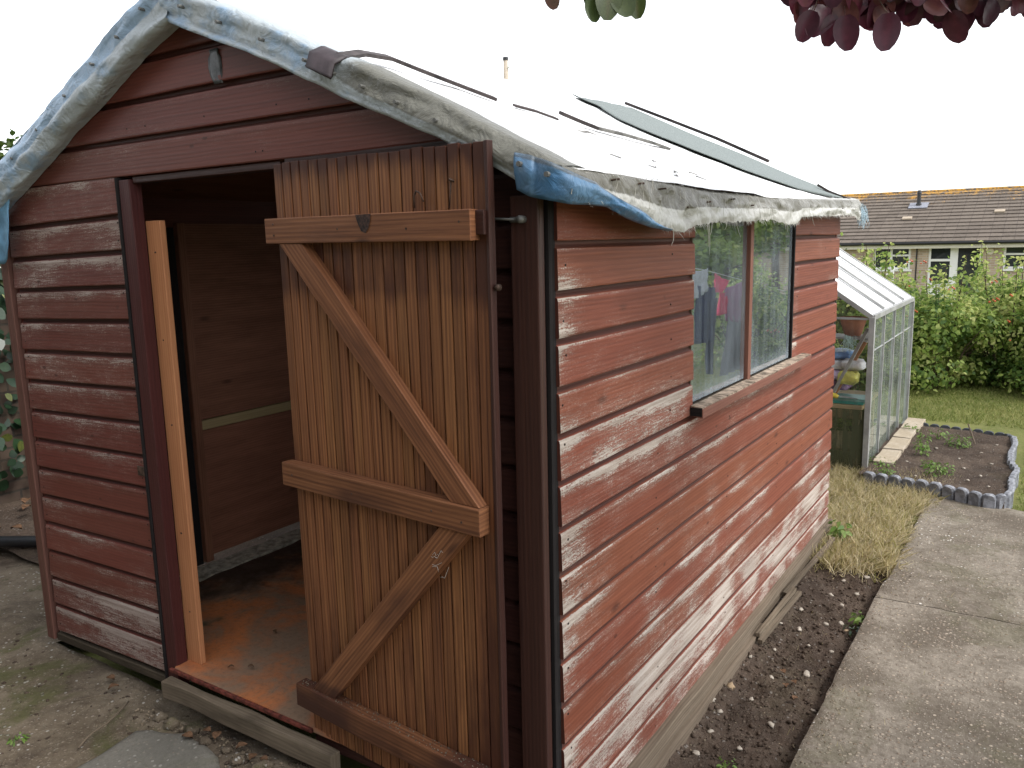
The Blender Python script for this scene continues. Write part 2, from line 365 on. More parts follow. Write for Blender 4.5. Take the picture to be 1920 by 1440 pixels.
sheet('lawn',1.64,9.0,-3.2,2.7,.10,lambda x,y:-.165+.014*nz(x,y,1.3)-(.05 if x<1.7 else 0),M['lawn'],label='grass verge right of the concrete path',cat='lawn')
sheet('lawn',-3.2,9.0,2.4,9.4,.09,lambda x,y:-.155+.012*nz(x,y,1.3)-(.03 if y>9.2 else 0)-(.045 if y<4.0 and x<1.75 else 0),M['lawn'],label='short lawn between the raised bed and the rose bushes',cat='lawn')
# soil strip beside the shed
def soilz(x,y):
    z=-.165+.02*nz(x,y,5,3.)+.014*noise.noise(Vector((x*22,y*22,1)))+.008*noise.noise(Vector((x*60,y*60,5)))
    z+=.03*max(0,1-abs(x+.0)/.12)
    if x>.34: z-=.02
    return z
sheet('soil_strip',-.12,.44,-.9,2.95,.016,soilz,M['soil'],label='bare dark soil strip between shed side and concrete path',cat='soil')
# concrete path slabs with a ragged left edge and one cracked joint
def pedge(y): 
    e=.395+.006*noise.noise(Vector((y*3,0,0)))+.004*noise.noise(Vector((y*14,5,0)))
    if 2.02<y<2.35: e+=-.0
    if y>2.4: e+=.03*(.5+noise.noise(Vector((y*2.4,3,0))))
    return e
def path(name,ya,yb,x1,label,skew=0,zt=-.122):
    mb=MB(); n=int((yb-ya)/.03); nx=30; P=[];U=[]
    for j in range(n+1):
        row=[];ur=[]
        for i in range(nx+1):
            f=j/n; s=i/nx
            y0=ya+skew*s+ .016*noise.fractal(Vector((s*7,2.2,0)),1,2,5); y1=yb+(skew*s if yb<3 else -.22*s)+.016*noise.fractal(Vector((s*7,2.2 if yb<3 else 9,0)),1,2,5)+.003*noise.noise(Vector((s*60,yb,0)))
            y=y0+(y1-y0)*f; xe=pedge(y); x=xe+(x1-xe)*s**1.3
            row.append((x,y,zt+.003*nz(x,y,2)+.0012*noise.noise(Vector((x*30,y*30,0)))-(.006 if i==0 or j in(0,n) else 0))); ur.append((x,y))
        P.append(row);U.append(ur)
    mb.grid(P,U,flip=True)
    # skirt on all sides
    for line in ([r_[0] for r_ in P],P[0][::-1],P[-1],[r_[-1] for r_ in P][::-1]):
        low=[(a,b,c-.07) for a,b,c in line]
        mb.grid([line,low],[[(p[0]+p[2],p[1]) for p in line],[(p[0]+p[2],p[1]) for p in low]])
    o=mb.build(name,M['path'],smooth=False); 
    for p_ in o.data.polygons: p_.use_smooth=abs(p_.normal.z)>.5
    tag(o,label,'path',kind='structure'); return o
path('path',-1.2,2.186,1.7,'near slab of exposed aggregate concrete path',skew=.03)
path('path',2.20,4.0,1.7,'far slab of exposed aggregate concrete path',skew=.03,zt=-.125)

# front paving: old lumpy concrete, moss, the cement patch near the sill
def frontz(x,y):
    z=-.135+.018*nz(x,y,1.4,2.)+.006*nz(x,y,7,4.)+.002*noise.noise(Vector((x*50,y*50,3)))
    if y>-.35: z+= .022*max(0,1-abs(y+.02)/.22)*(x<-1.72)+(.03*max(0,1-abs(y+.12)/.13)*(.7+.5*noise.noise(Vector((x*9,y*9,1)))) if x>-1.72 else 0)
    return z+(.029*max(x,-2.6)*.9)*.75
sheet('front_paving',-4.4,.36,-3.2,.62,.022,frontz,M['front'],label='uneven mossy old concrete in front of the shed',cat='paving',mask=lambda x,y:(y<.03 or x<-2.55) and (x<-.05 or y<-.75))
sheet('front_paving',.30,3.2,-3.4,-1.15,.05,lambda x,y:-.13+.005*nz(x,y,3),M['front'],label='worn concrete beside the camera and the path start',cat='paving')
pc=[(-1.42,-.12),(-1.2,-.16),(-1.02,-.27),(-.80,-.42),(-.72,-.62),(-.9,-.9),(-1.3,-.98),(-1.62,-.75),(-1.58,-.42),(-1.6,-.2)]
mb=MB(); c0=np.mean(pc,axis=0); K=[]
for i in range(len(pc)):
    a=np.array(pc[i]); b=np.array(pc[(i+1)%len(pc)])
    for q in range(6):
        p=a+(b-a)*q/6; p=p+(p-c0)*.05*noise.noise(Vector((p[0]*6,p[1]*6,0))); K.append(p)
P=[];U=[]
for s_ in [0,.25,.5,.7,.85,.95,1.0,1.03]:
    row=[]
    for k_ in K+[K[0]]:
        p=c0+(k_-c0)*s_; z=frontz(p[0],p[1])+(.014 if s_<.96 else (.008 if s_<=1.0 else -.02)); row.append((p[0],p[1],z))
    P.append(row);U.append([(p[0],p[1]) for p in row])
mb.grid(P,U); o=mb.build('cement_patch',M['patch'],smooth=True); tag(o,'smoother grey cement patch in the old concrete by the doorway','paving',kind='structure')

# ------------------------------------------------------------------ SHED
SHB=(-1.244,1.5,-.1)
shed=empty('garden_shed',SHB)
tag(shed,'weathered red wooden garden shed with open ledged door and tattered tarpaulin roof','shed')
W=2.488; LEN=3.0
def roofR(x): return 1.665+(.065-x)*.475
def roofL(x): return 2.299-(-1.27-x)*.42
def roofz(x): return roofR(x) if x>-1.27 else roofL(x)
RX=-1.27

def cladding(mb,axis,face,a0,a1,seams,wf,clip=None,thick=.016,step=.035,skip=None,sag=None):
    """boards stacked in z; axis 'x' -> wall runs along x, outward normal -y ; axis 'y' -> runs along y, outward +x"""
    sgn=-1 if axis=='x' else 1
    for k in range(len(seams)-1):
        zt,zb=seams[k],seams[k+1]; h=zt-zb
        segs=[(a0,a1)] if not skip else skip(zt,zb,a0,a1)
        rr=random.random(); off=(random.random()*30,random.random()*30)
        bw=(random.random()-.5)*.003
        for (s0,s1) in segs:
            n=max(2,int((s1-s0)/step)); P=[];U=[];Wt=[]
            prof=[(0.0,-thick),(0.0,0.002),(.004,.0035),(.06,.0015),(h-.028,.0012),(h-.020,-.0005),(h-.0165,-.008),(h-.010,-.014),(h+.004,-.015)]
            for i in range(n+1):
                a=s0+(s1-s0)*i/n; row=[];ur=[];wr=[]
                j=.0022*noise.noise(Vector((a*2.3,k*7.7,sgn)))+.0008*noise.noise(Vector((a*23,k*7.7,sgn)))
                cup=bw+.0022*noise.noise(Vector((a*1.1,k*3.3,5+sgn)))
                for (dz,o_) in prof:
                    z=zb+dz+(j if dz<.03 else 0)
                    if sag: z+=sag(a,z)
                    out=o_+ (cup*(1-dz/h) if dz<h-.02 else 0)
                    if clip: z=min(z,clip(a))
                    if axis=='x': p=(a,face+sgn*out,z)
                    else: p=(face+sgn*out,a,z)
                    row.append(p); ur.append((a+off[0],dz+off[1]+(.03 if o_<-.01 else 0)))
                    wr.append(wf(a,zb+dz,dz/h,o_))
                P.append(row);U.append(ur);Wt.append(wr)
            mb.grid(P,U,Wt,r=rr,flip=(axis=='x'))
            # end grain
            for row in (P[0],P[-1]):
                e=row[1:]; base=[mb.vert(p,-.75,rr) for p in e]; bk=[mb.vert(((p[0],face+.016,p[2]) if axis=='x' else (face-.016,p[1],p[2])),-.75,rr) for p in e]
                for i in range(len(e)-1): mb.face([base[i],base[i+1],bk[i+1],bk[i]])

zs=[1.507,1.391,1.277,1.161,1.046,.928,.81,.692,.576,.457,.337,.22,.115,.017,-.074]
zside=[1.622]+zs
WY0,WY1,WZ0,WZ1=.905,2.115,.955,1.60
def side_skip(zt,zb,a0,a1):
    if zb>.92 and zb<WZ1: return [(a0,WY0),(WY1,a1)]
    return [(a0,a1)]
def wside(a,z,f,o):
    w=.22
    if z<.22: w+=(.34+.30*noise.noise(Vector((a*2.2,z*16,31)))+.16*noise.noise(Vector((a*9,z*30,3))))*min(1,(.235-z)/.05)
    if f>.76: w+=.34
    if f<.06: w+=.10
    w+=.52*max(0,1-a/(.14+.22*abs(noise.noise(Vector((z*5,1,1))))))*(1 if z<1.45 else .4)*(.35+.9*abs(noise.noise(Vector((z*8.4,4,1)))+.3))
    w+=.30*max(0,1-abs(a-.78)/.22)*max(0,1-abs(z-1.02)/.2)
    w+=.22*max(0,1-abs(a-.3)/.5)*max(0,1-abs(z-.95)/.35)
    w+=.10*max(0,(.8-z))*1.0
    w+=.34*noise.noise(Vector((a*1.7,z*2.6,2)))+.22*noise.noise(Vector((a*6,z*12,7)))
    if z>1.4: w-=.12
    if a>2.2 and z>.4: w-=.16
    if z<.06: w-=.10
    if o<-.004: return -.8  # recess shade of the groove, painted together with its grime
    if o<-.012: return -1
    return max(0,min(1,w))
mb=MB(); cladding(mb,'y',0.0,.03,LEN+.01,zside,wside,skip=side_skip)
mb.build('side_wall',M['clad'],shed)['label']='side cladding with paint peeled to pale wood along the bottom boards'
# inner skin of side wall
mb=MB()
for (ya,yb,za,zb) in ((.06,WY0,-.07,1.62),(WY1,LEN,-.07,1.62),(WY0,WY1,-.07,WZ0-.01)):
    mb.box((-.030,ya,za),(0,yb-ya,0),(.012,0,0),(0,0,zb-za))
mb.build('side_wall_lining',M['ply'],shed)

# front wall
fs=[1.752,1.682,1.562,1.443,1.323,1.202,1.082,.961,.839,.72,.603,.485,.364,.244,.123,0.0]
fs[0]=1.80
def sagf(a,z): 
    base=.029*a
    if z>1.7: base=base*(1-(z-1.7)/.1*.6)
    return base
JX0,JX1=-1.690,-.905
def wfront(a,z,f,o):
    w=.27
    if f>.74: w+=.26
    if z<.26: w+=.25
    w+=.36*max(0,1-abs(a+1.76)/.35)*max(0,1-abs(z-1.55)/.25)
    w+=.10*max(0,1-abs(z-1.45)/.3)
    w+=.30*noise.noise(Vector((a*2.0,z*4,12)))+.12*noise.noise(Vector((a*7,z*14,17)))
    if o<-.004: return -.75  # painted groove shade and grime on the front boards
    return max(0,min(1,w))
mb=MB()
cladding(mb,'x',0.0,-W+.03,JX0,fs,wfront,sag=sagf)
mb.build('front_wall',M['clad_front'],shed)['label']='front cladding left of the doorway'
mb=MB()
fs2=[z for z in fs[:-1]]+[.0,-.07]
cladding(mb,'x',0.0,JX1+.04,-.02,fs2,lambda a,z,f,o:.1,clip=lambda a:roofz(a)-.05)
mb.build('front_wall_panel',M['post'],shed)['label']='narrow strip of front cladding hidden behind the open door'  # dark post paint stands in for the deep shade behind the door
gs=[2.34,2.225,2.107,1.99,1.872,1.752]
def wg(a,z,f,o):
    w=.10+.22*noise.noise(Vector((a*2.0,z*4,22)))+.1*noise.noise(Vector((a*7,z*14,17)))
    if f>.74: w+=.16
    if z<1.9 : w+=.08
    if o<-.004: return -.75  # painted groove shade and grime on the gable
    return max(0,min(1,w))
mb=MB()
def gable_clip(a): return roofz(a)-.035
def gseg(zt,zb,a0,a1):
    # boards only where they lie under the slope
    l=max(a0,RX-(2.299-.035-zb)/.42); r_=min(a1,.065+(1.665-.035-zb)/.475)
    return [(l,r_)] if r_-l>.05 else []
cladding(mb,'x',-.002,-W+.03,-.03,gs,wg,clip=gable_clip,skip=gseg,step=.02)
mb.build('gable',M['clad_front'],shed)['label']='front gable boards, smoother red paint'
# inner front backing, rear wall, left wall (outside cladding simple boards)
mb=MB()
for k in range(14):
    z=-.07+.12*k
    mb.box((-W+.02,LEN-.02,z),(W-.03,0,0),(0,.02,0),(0,0,.12))
for k in range(5):
    z=1.60+.12*k; l=RX-(2.13-z)/.42; r_=.065+(1.50-z)/.475
    l=max(l,-W+.02); r_=min(r_,-.02)
    if r_-l>.1: mb.box((l,LEN-.02,z-.01),(r_-l,0,0),(0,.02,0),(0,0,.1))
mb.build('rear_wall',M['clad_front'],shed)
mb=MB()
for k in range(15):
    z=.12*k
    mb.box((-W,0.02,z),(0,LEN-.02,0),(.014,0,0),(0,0,.12))
mb.build('left_wall',M['clad_front'],shed)
# inside left wall panels
mb=MB(); mb.box((-2.455,.765,.688),(0,2.1,0),(-.012,0,0),(0,0,.94)); mb.build('inner_panel',M['ply'],shed)['label']='upper plywood lining panel on the left wall inside'
mb=MB(); mb.box((-2.45,.765,.0),(0,2.1,0),(-.016,0,0),(0,0,.634)); mb.build('inner_panel',M['ply'],shed)['label']='lower plywood lining panel with a gap beneath it'
mb=MB(); mb.box((-2.447,.75,.637),(0,2.1,0),(-.03,0,0),(0,0,.047)); mb.build('rail',M['pale'],shed,bevel=.002)['label']='pale horizontal rail between the two inner panels'
mb=MB(); mb.box((-2.445,.735,-.03),(0,0,1.66),(0,.042,0),(-.03,0,0)); mb.build('stud',M['ply'],shed,bevel=.002)
mb=MB(); mb.box((-2.452,.34,-.03),(0,0,1.64),(0,.38,0),(-.012,0,0)); mb.build('inner_panel',M['black_wood'],shed)['label']='narrow black panel standing in for the shade in the left corner inside'  # black sheet paints the shadow of the inside corner
mb=MB(); mb.box((-2.41,.02,-.075),(0,2.9,0),(.13,0,0),(0,0,.055),nseg=20,wob=.012); mb.build('floor_bearer',simple('pale_floor_bearer',(.46,.42,.34),.9,.1,nz=.4,scale=25),shed,bevel=.003)
# floor
mb=MB(); n=40; P=[];U=[]
for i in range(n+1):
    x=-2.215+(2.2)*i/n; row=[]
    for j in range(41):
        y0f=-.02 if x>-1.66 else .04
        y=y0f+(2.96-y0f)*j/40
        xx=x+(.03*noise.noise(Vector((y*9,3,0)))+.012*noise.noise(Vector((y*30,3,0))) if i==0 else 0)
        row.append((xx,y,.0+.003*noise.noise(Vector((x*3,y*3,0)))))
    P.append(row);U.append([(a,b) for a,b,c in row])
mb.grid(P,U); mb.grid([[(a,b,c-.02) for a,b,c in P[0]],P[0]],[U[0],U[0]]); mb.grid([[(r_[0][0],r_[0][1],r_[0][2]-.015) for r_ in P][::-1],[r_[0] for r_ in P][::-1]],[[(0,0)]*41]*2)
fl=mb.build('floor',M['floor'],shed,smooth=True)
mb=MB(); mb.box((-2.2,.985,.004),(1.2,0,0),(0,.004,0),(0,0,.002)); 
# threshold: red strip + grey sill beam
mb=MB(); mb.box((-1.63,-.030,-.016),(.74,0,0),(0,.012,0),(0,0,.014),w=.3); mb.build('threshold_strip',simple('worn_red_strip',(.15,.04,.028),.6,nz=.6,scale=40),shed,bevel=.002)
mb=MB(); mb.box((-1.62,-.072,-.092),(.86,0,0),(0,.041,0),(0,0,.066),nseg=16,wob=.008,w=.5); mb.build('sill_beam',M['grey_timber'],shed,bevel=.005)
mb=MB(); mb.box((-W+.02,-.006,-.118),(.84,0,.022),(0,.05,0),(0,0,.032),nseg=12,wob=.004,w=.75); mb.build('sill_beam',M['grey_timber'],shed,bevel=.004)
mb=MB(); mb.box((-.012,.05,-.13),(0,LEN-.05,0),(.0,0,.065),(.045,0,0),nseg=40,wob=.006)
mb.build('side_beam',M['grey_timber'],shed,bevel=.004)
# corner posts
mb=MB(); mb.box((-.090,-.030,-.12),(0,0,1.73),(.076,0,0),(0,.028,0)); mb.build('corner_post',M['post'],shed,bevel=.003)
mb=MB(); mb.box((-.019,.004,-.12),(0,0,1.73),(.012,0,0),(0,.03,0)); mb.build('corner_gap_shade',M['black_wood'],shed,bevel=.001)  # black strip paints the shade in the gap at the board ends
mb=MB(); mb.box((-W-.045,-.012,-.12),(0,0,1.80),(.052,0,0),(0,.03,0)); mb.build('corner_post',wood('left_post',(.10,.042,.032),(.17,.078,.060),rough=.6,rvar=.1),shed,bevel=.003)
# door frame
mb=MB(); mb.box((-1.693,-.010,-.11),(0,0,1.86),(.012,0,0),(0,.05,0)); mb.build('door_frame_edge',M['black_wood'],shed,bevel=.001)
mb=MB(); mb.box((-1.678,-.006,-.10),(0,0,1.84),(.062,0,0),(0,.045,0),nseg=10,wob=.002); jamb=mb.build('door_jamb',wood('jamb_red',(.048,.014,.013),(.078,.022,.020),rough=.5,rvar=.05,knots=False),shed,bevel=.003)
mb=MB(); mb.box((-1.625,.045,.0),(0,0,1.605),(.080,0,0),(0,.022,0)); mb.build('pine_board',M['pine'],shed,bevel=.002)['label']='bare orange pine board fixed inside the left jamb'
mb=MB(); mb.box((-1.61,.004,1.728),(.72,0,0),(0,.05,0),(0,0,.020)); mb.build('door_head',M['post'],shed,bevel=.002)
mb=MB(); mb.box((-.905,.0,-.08),(0,0,1.81),(.045,0,0),(0,.045,0)); mb.build('door_jamb',M['post'],shed,bevel=.003)
mb=MB(); mb.box((-1.735,-.004,.71),(.045,0,0),(0,0,.035),(0,-.006,0)); mb.build('latch_plate',M['rust'],shed,bevel=.002)

# ---- door (hinged at the right jamb, folded out almost flat)
x0,y0,th,ti,ro=-.892,-.015,.081,-.010,-.008
DU=Vector((math.cos(th),-math.sin(th),0)); DN=Vector((-math.sin(th),-math.cos(th),0)); DV=Vector((0,0,1))
V2=DV*math.cos(ti)-DN*math.sin(ti); DN=DU.cross(V2); U3=DU*math.cos(ro)+V2*math.sin(ro); V3=-DU*math.sin(ro)+V2*math.cos(ro); DU,DV=U3,V3
DO=Vector((x0,y0,0))
def D(u,v,n): return DO+DU*u+DV*v+DN*n
door=empty('door',(x0,y0,0)); door.parent=shed; door.location=Vector((x0,y0,0))-Vector(SHB)
door['label']='brown ledged and braced door folded back to show its inside'
NB=20; wd=.774/NB; mb=MB()
def wdoor(p):
    v=(p-DO).dot(DV); w=.35
    if v>1.66: w+=.5*(v-1.66)/.08
    if 1.38<v<1.52: w+=.25
    if v<.9: w+=.15*min(1,(.9-v)/.8)
    w+=.12*noise.noise(p*3)
    u=(p-DO).dot(DU)
    if u>.72: w+=.15
    return min(1,w)
for k in range(NB):
    u=k*wd; dz=random.uniform(-.002,.002); top=1.736+dz
    mb.box(D(u+.0026,-.01,-.012),DV*(top+.01),DU*(wd-.0052),DN*(.012+random.uniform(-.0006,.0006)),nseg=36,wob=.0010,wf=wdoor)
bo=mb.build('door_boards',M['door'],door,bevel=.0016)
mb=MB(); mb.box(D(.002,-.005,-.016),DV*1.735,DU*.77,DN*.005); mb.build('door_backing',M['black_wood'],door)
# edge strip at the free side (sits prouder, two lengths)
mb=MB(); mb.box(D(.7745,-.01,-.016),DV*1.747,DU*.010,DN*.022,nseg=30,wob=.0015,w=.3); mb.build('door_edge_strip',M['post'],door,bevel=.002)
def wl(p): return .34+ (.08 if (p-DO).dot(DV)<1.3 else 0)+(.22 if (p-DO).dot(DV)<.2 else 0)+.25*noise.noise(p*5)
def ledge(u0_,u1_,a,b,th_=.034,tilt0=0,wf=wl):
    mb=MB(); mb.box(D(u0_,a,.001),DU*(u1_-u0_)+DV*tilt0,DV*(b-a),DN*th_,nseg=24,wob=.0022,wf=wf)
    return mb.build('ledge',M['ledge'],door,bevel=.0025)
ledge(-.010,.752,1.517,1.587)['label']='top ledge of the door with a dark knot'
ledge(-.008,.757,.812,.882,.040)
ledge(-.020,.775,.090,.166,.042)['label']='bottom ledge, dark and dirty along its top'
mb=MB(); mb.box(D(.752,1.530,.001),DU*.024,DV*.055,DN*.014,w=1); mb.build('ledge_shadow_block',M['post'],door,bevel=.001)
def brace(a0,a1,b0,b1,th_,dn=0):
    # quad between bottom pair and top pair in door coords, grain along the length
    mb=MB(); n=26; P=[];U=[];r_=random.random(); o_=random.random()*9
    A0,A1,B0,B1=[Vector((*q,0)) for q in (a0,a1,b0,b1)]
    L=((A0+A1)/2-(B0+B1)/2).length; wd_=(A1-A0).length*.8
    sec=[(0,0),(0,th_),(1,th_),(1,0)]; vv=[0,th_,th_+wd_,2*th_+wd_]
    for i in range(n+1):
        t=i/n; e0=A0.lerp(B0,t); e1=A1.lerp(B1,t); row=[];ur=[]
        for k,(s,h) in enumerate(sec):
            q=e0.lerp(e1,s); j=.0022*noise.noise(Vector((t*L*9,s*4,h*90+o_)))
            row.append(D(q.x+j,q.y+j,h+.001 if h else .0005)); ur.append((o_+t*L,o_+vv[k]))
        P.append(row);U.append(ur)
    Wt=[[wl(p) for p in row] for row in P]
    mb.grid(P,U,Wt,r=r_,flip=True)
    for row,fl_ in ((P[0],0),(P[-1],1)):
        ids=[mb.vert(p,.5,r_) for p in row]; mb.face(ids if fl_ else ids[::-1],[(o_,o_+k*.02) for k in range(4)])
    return mb.build('brace',M['ledge'],door,bevel=.002)
brace((.654,.883),(.750,.883),(.046,1.516),(.143,1.516),.030)['label']='upper diagonal brace of the door'
brace((.052,.167),(.152,.167),(.617,.811),(.714,.811),.030)['label']='lower diagonal brace, darker and cobwebbed'
# hooks on the door
mb=MB(); mb.tube([D(.555,1.597,.008),D(.558,1.622,.012),D(.568,1.636,.014),D(.580,1.630,.013),D(.588,1.610,.01)],.0022,6); mb.build('hook',M['rust'],door,smooth=True)
mb=MB(); mb.tube([D(.666,1.592,.006),D(.677,1.655,.009)],.0017,6); mb.tube([D(.671,1.658,.004),D(.677,1.656,.014),D(.684,1.652,.006)],.003,6); mb.build('hook',M['rust'],door,smooth=True)
# dark knot on the top ledge
mb=MB(); K=[D(*q,.0368) for q in ((.372,1.586),(.380,1.566),(.392,1.545),(.408,1.540),(.420,1.552),(.428,1.572),(.430,1.5865))]
mb.face([mb.vert(p) for p in K]); mb.build('knot_stain',simple('dark_knot',(.045,.022,.016),.6,nz=.8,scale=90),door)
# stay rod between door and corner post
mb=MB(); mb.tube([(-.135,-.050,1.560),(-.062,-.036,1.556)],.0032,7); mb.tube([(-.085,-.036,1.556),(-.045,-.032,1.556)],.0065,8); mb.tube([(-.052,-.05,1.556),(-.052,-.025,1.556)],.009,8)
mb.build('door_stay',M['nail'],shed,smooth=True)
mb=MB(); mb.tube([D(.79,1.41,-.008),D(.80,1.41,-.008)],.008,8); mb.build('bolt',M['rust'],door,smooth=True)
mb=MB()
for (u,v) in ((.03,1.54),(.03,1.57),(.30,1.552),(.55,1.548),(.72,1.56)): mb.tube([D(u,v,.034),D(u,v,.0362)],.003,7)
for (u,v) in ((.04,.85),(.30,.84),(.60,.85),(.70,.84)): mb.tube([D(u,v,.040),D(u,v,.0422)],.003,7)
mb.build('screw_heads',M['rust'],door)['kind']='stuff'
mb=MB()
for z_ in (.2,.5,.9,1.2,1.5): mb.tube([(-1.585+random.uniform(-.01,.01),.046,z_),(-1.585,.0435,z_)],.0028,7)
mb.build('screw_heads',M['rust'],shed)['kind']='stuff'
# cobweb threads below middle ledge
mb=MB()
for k in range(6):
    a=(.60+random.uniform(-.03,.04),.70+random.uniform(-.05,.03)); 
    pts=[D(a[0]+.012*q*random.uniform(.4,1),a[1]+.012*q*random.uniform(-.3,1),.034) for q in range(4)]
    mb.tube(pts,.00045,4,cap=False)
mb.build('cobweb',M['thread'],door)
def ledge_dirt():
    mb=MB()
    for k in range(260):
        p=D(random.uniform(-.01,.765),.168,random.uniform(.004,.040)); rock(mb,p,random.uniform(.0008,.0026),.6,k,1)
    o=mb.build('ledge_dust',simple('grey_dust',(.20,.17,.13),.95,.1,nz=.5,scale=60),door,smooth=True); o['kind']='stuff'
# tape patch on gable
mb=MB(); P=[];U=[]
for i,(xl,xr,z) in enumerate([(-1.150,-1.106,2.082),(-1.146,-1.108,2.068),(-1.154,-1.100,2.058),(-1.156,-1.096,2.03),(-1.150,-1.096,2.005),(-1.142,-1.102,1.995),(-1.136,-1.098,1.984)]):
    P.append([(xl+(xr-xl)*j/5,-.0065-.0025*random.random(),z) for j in range(6)]);U.append([(j/5,z) for j in range(6)])
mb.grid(P,U,flip=False); tp=mb.build('tape_patch',M['duct'],shed,smooth=True); tp['label']='grey tape patch on the gable'
so=tp.modifiers.new('s','SOLIDIFY'); so.thickness=.002
# ---- window in side wall
win=empty('window',(0,1.5,1.27)); win.parent=shed; win.location=Vector((0,1.5,1.27))-Vector(SHB); win['label']='two pane dusty window'
def pane(ya,yb,label):
    mb=MB(); n=14; m_=20; P=[];U=[];Wt=[]
    for i in range(n+1):
        y=ya+(yb-ya)*i/n; row=[];wr=[]
        for j in range(m_+1):
            z=WZ0+.01+(1.60-WZ0)*j/m_; row.append((-.008,y,z)); wr.append(max(0,1-j/m_*12)*.5+max(0,1-min(i,n-i)/1.5)*.12)
        P.append(row);U.append([(p[1],p[2]) for p in row]);Wt.append(wr)
    mb.grid(P,U,Wt); o=mb.build('pane',M['pane'],win); o['label']=label
pane(WY0+.003,1.468,'left pane reflecting washing on a line'); pane(1.50,WY1-.012,'right pane reflecting green bushes')
mb=MB(); mb.box((-.03,1.466,WZ0),(0,0,.66),(0,.036,0),(.038,0,0)); mb.build('mullion',M['sill'],win,bevel=.002)
mb=MB(); mb.box((-.03,WY1-.012,WZ0-.01),(0,0,.66),(0,.014,0),(.034,0,0)); mb.build('window_frame',M['black_wood'],win,bevel=.001)
mb=MB(); mb.box((-.03,WY0-.002,WZ0-.01),(0,0,.66),(0,.004,0),(.024,0,0)); mb.build('window_frame',M['grey_timber'],win)
mb=MB(); mb.box((.004,.882,.9585),(0,1.415,0),(.041,0,-.004),(0,0,.004),nseg=30,wob=.002,w=.95); mb.build('sill_top',simple('dirty_sill_top',(.30,.235,.18),.9,.1,nz=.5,scale=30,bump=.5),win)
mb=MB(); mb.box((.004,.880,.927),(0,1.42,0),(.043,0,-.004),(0,0,.031),nseg=30,wob=.002,w=.22)
mb.build('window_sill',M['sill'],win,bevel=.002)
mb=MB(); mb.box((-.03,.905,.945),(0,1.21,0),(.04,0,-.0),(0,0,.014),w=.8); mb.build('window_bead',M['grey_timber'],win,bevel=.002)
mb=MB(); mb.box((.004,.8775,.929),(.040,0,0),(0,.002,0),(0,0,.028)); mb.build('sill_end',M['black_wood'],win)
# nails along side boards and front boards
mb=MB()
def nailhead(mb,c,n,r=.0035):
    c=Vector(c);n=Vector(n).normalized(); a=n.cross(Vector((0,0,1))).normalized(); b=n.cross(a)
    mb.tube([c,c+n*.0015],r,7)
for k in range(len(zs)-1):
    zc=(zs[k]+zs[k+1])/2
    for yy in ([.055,2.955]+[.72+ .0*k,2.17] if zc>.95 else [.055,.62,1.27,1.93,2.955]):
        nailhead(mb,(.0015,yy+random.uniform(-.012,.012),zc+random.uniform(-.03,.03)),(1,0,0),.003)
for k in range(1,len(fs)-1):
    zc=(fs[k]+fs[k+1])/2
    for xx in (-2.43,-1.715):
        for s_ in (-.03,.03): nailhead(mb,(xx+random.uniform(-.006,.006),-.0015,zc+s_+.029*xx),(0,-1,0),.0028)
for xx in (-2.0,-1.6,-1.5,-1.2,-.95,-.75,-1.07,-.98,-.88,-.8):
    zz=random.choice([1.78,1.9,2.0]); nailhead(mb,(xx,-.0035,zz),(0,-1,0),.0028)
mb.build('nail_heads',simple('nail_holes',(.02,.012,.01),.7),shed)['kind']='stuff'

# ---- roof
rf=MB()
def ridge_sag(y): return -.035*math.sin(math.pi*max(0,min(1,y/3.05)))
def roof_grid(z_off,x_a,x_b,ya,yb,nx,ny,fz,amp,seed,wf,rf_):
    P=[];U=[];Wt=[]
    for i in range(nx+1):
        x=x_a+(x_b-x_a)*i/nx; row=[];wr=[]
        for j in range(ny+1):
            y=ya+(yb-ya)*j/ny
            s=(x-RX)/(.08-RX) if x>RX else (RX-x)/(RX+2.55)
            z=fz(x)+z_off+ridge_sag(y)*(1-s*.7)+amp*nz(x,y,2.2,seed)+amp*.5*nz(x,y,7,seed+3)
            row.append((x,y,z)); wr.append(wf(x,y))
        P.append(row);U.append([(p[0],p[1]) for p in row]);Wt.append(wr)
    return P,U,Wt
# deck
mb=MB()
for side in (0,1):
    if side==0: A=Vector((RX,-.03,roofR(RX)-.10)); B=Vector((.055,-.03,roofR(.055)-.05))
    else: A=Vector((-2.50,-.03,roofL(-2.50)-.05)); B=Vector((RX,-.03,roofL(RX)-.10))
    mb.box(A,(0,3.06,0),B-A,Vector((0,0,.022)))
mb.build('roof_deck',M['ply'],shed)
# purlin + rafters inside the dark roof
P,U,Wt=roof_grid(0,RX,.075,-.055,3.06,34,80,roofR,.006,1.,lambda x,y:.15,0)
mb=MB(); mb.grid(P,U,Wt,r=.15)
P,U,Wt=roof_grid(0,-2.56,RX,-.055,3.06,24,60,roofL,.006,1.,lambda x,y:.3,0)
mb.grid(P,U,Wt,r=.3)
mb.build('tarpaulin_cover',M['tarp_top'],shed,smooth=True)['label']='sun bleached white tarpaulin over the roof'

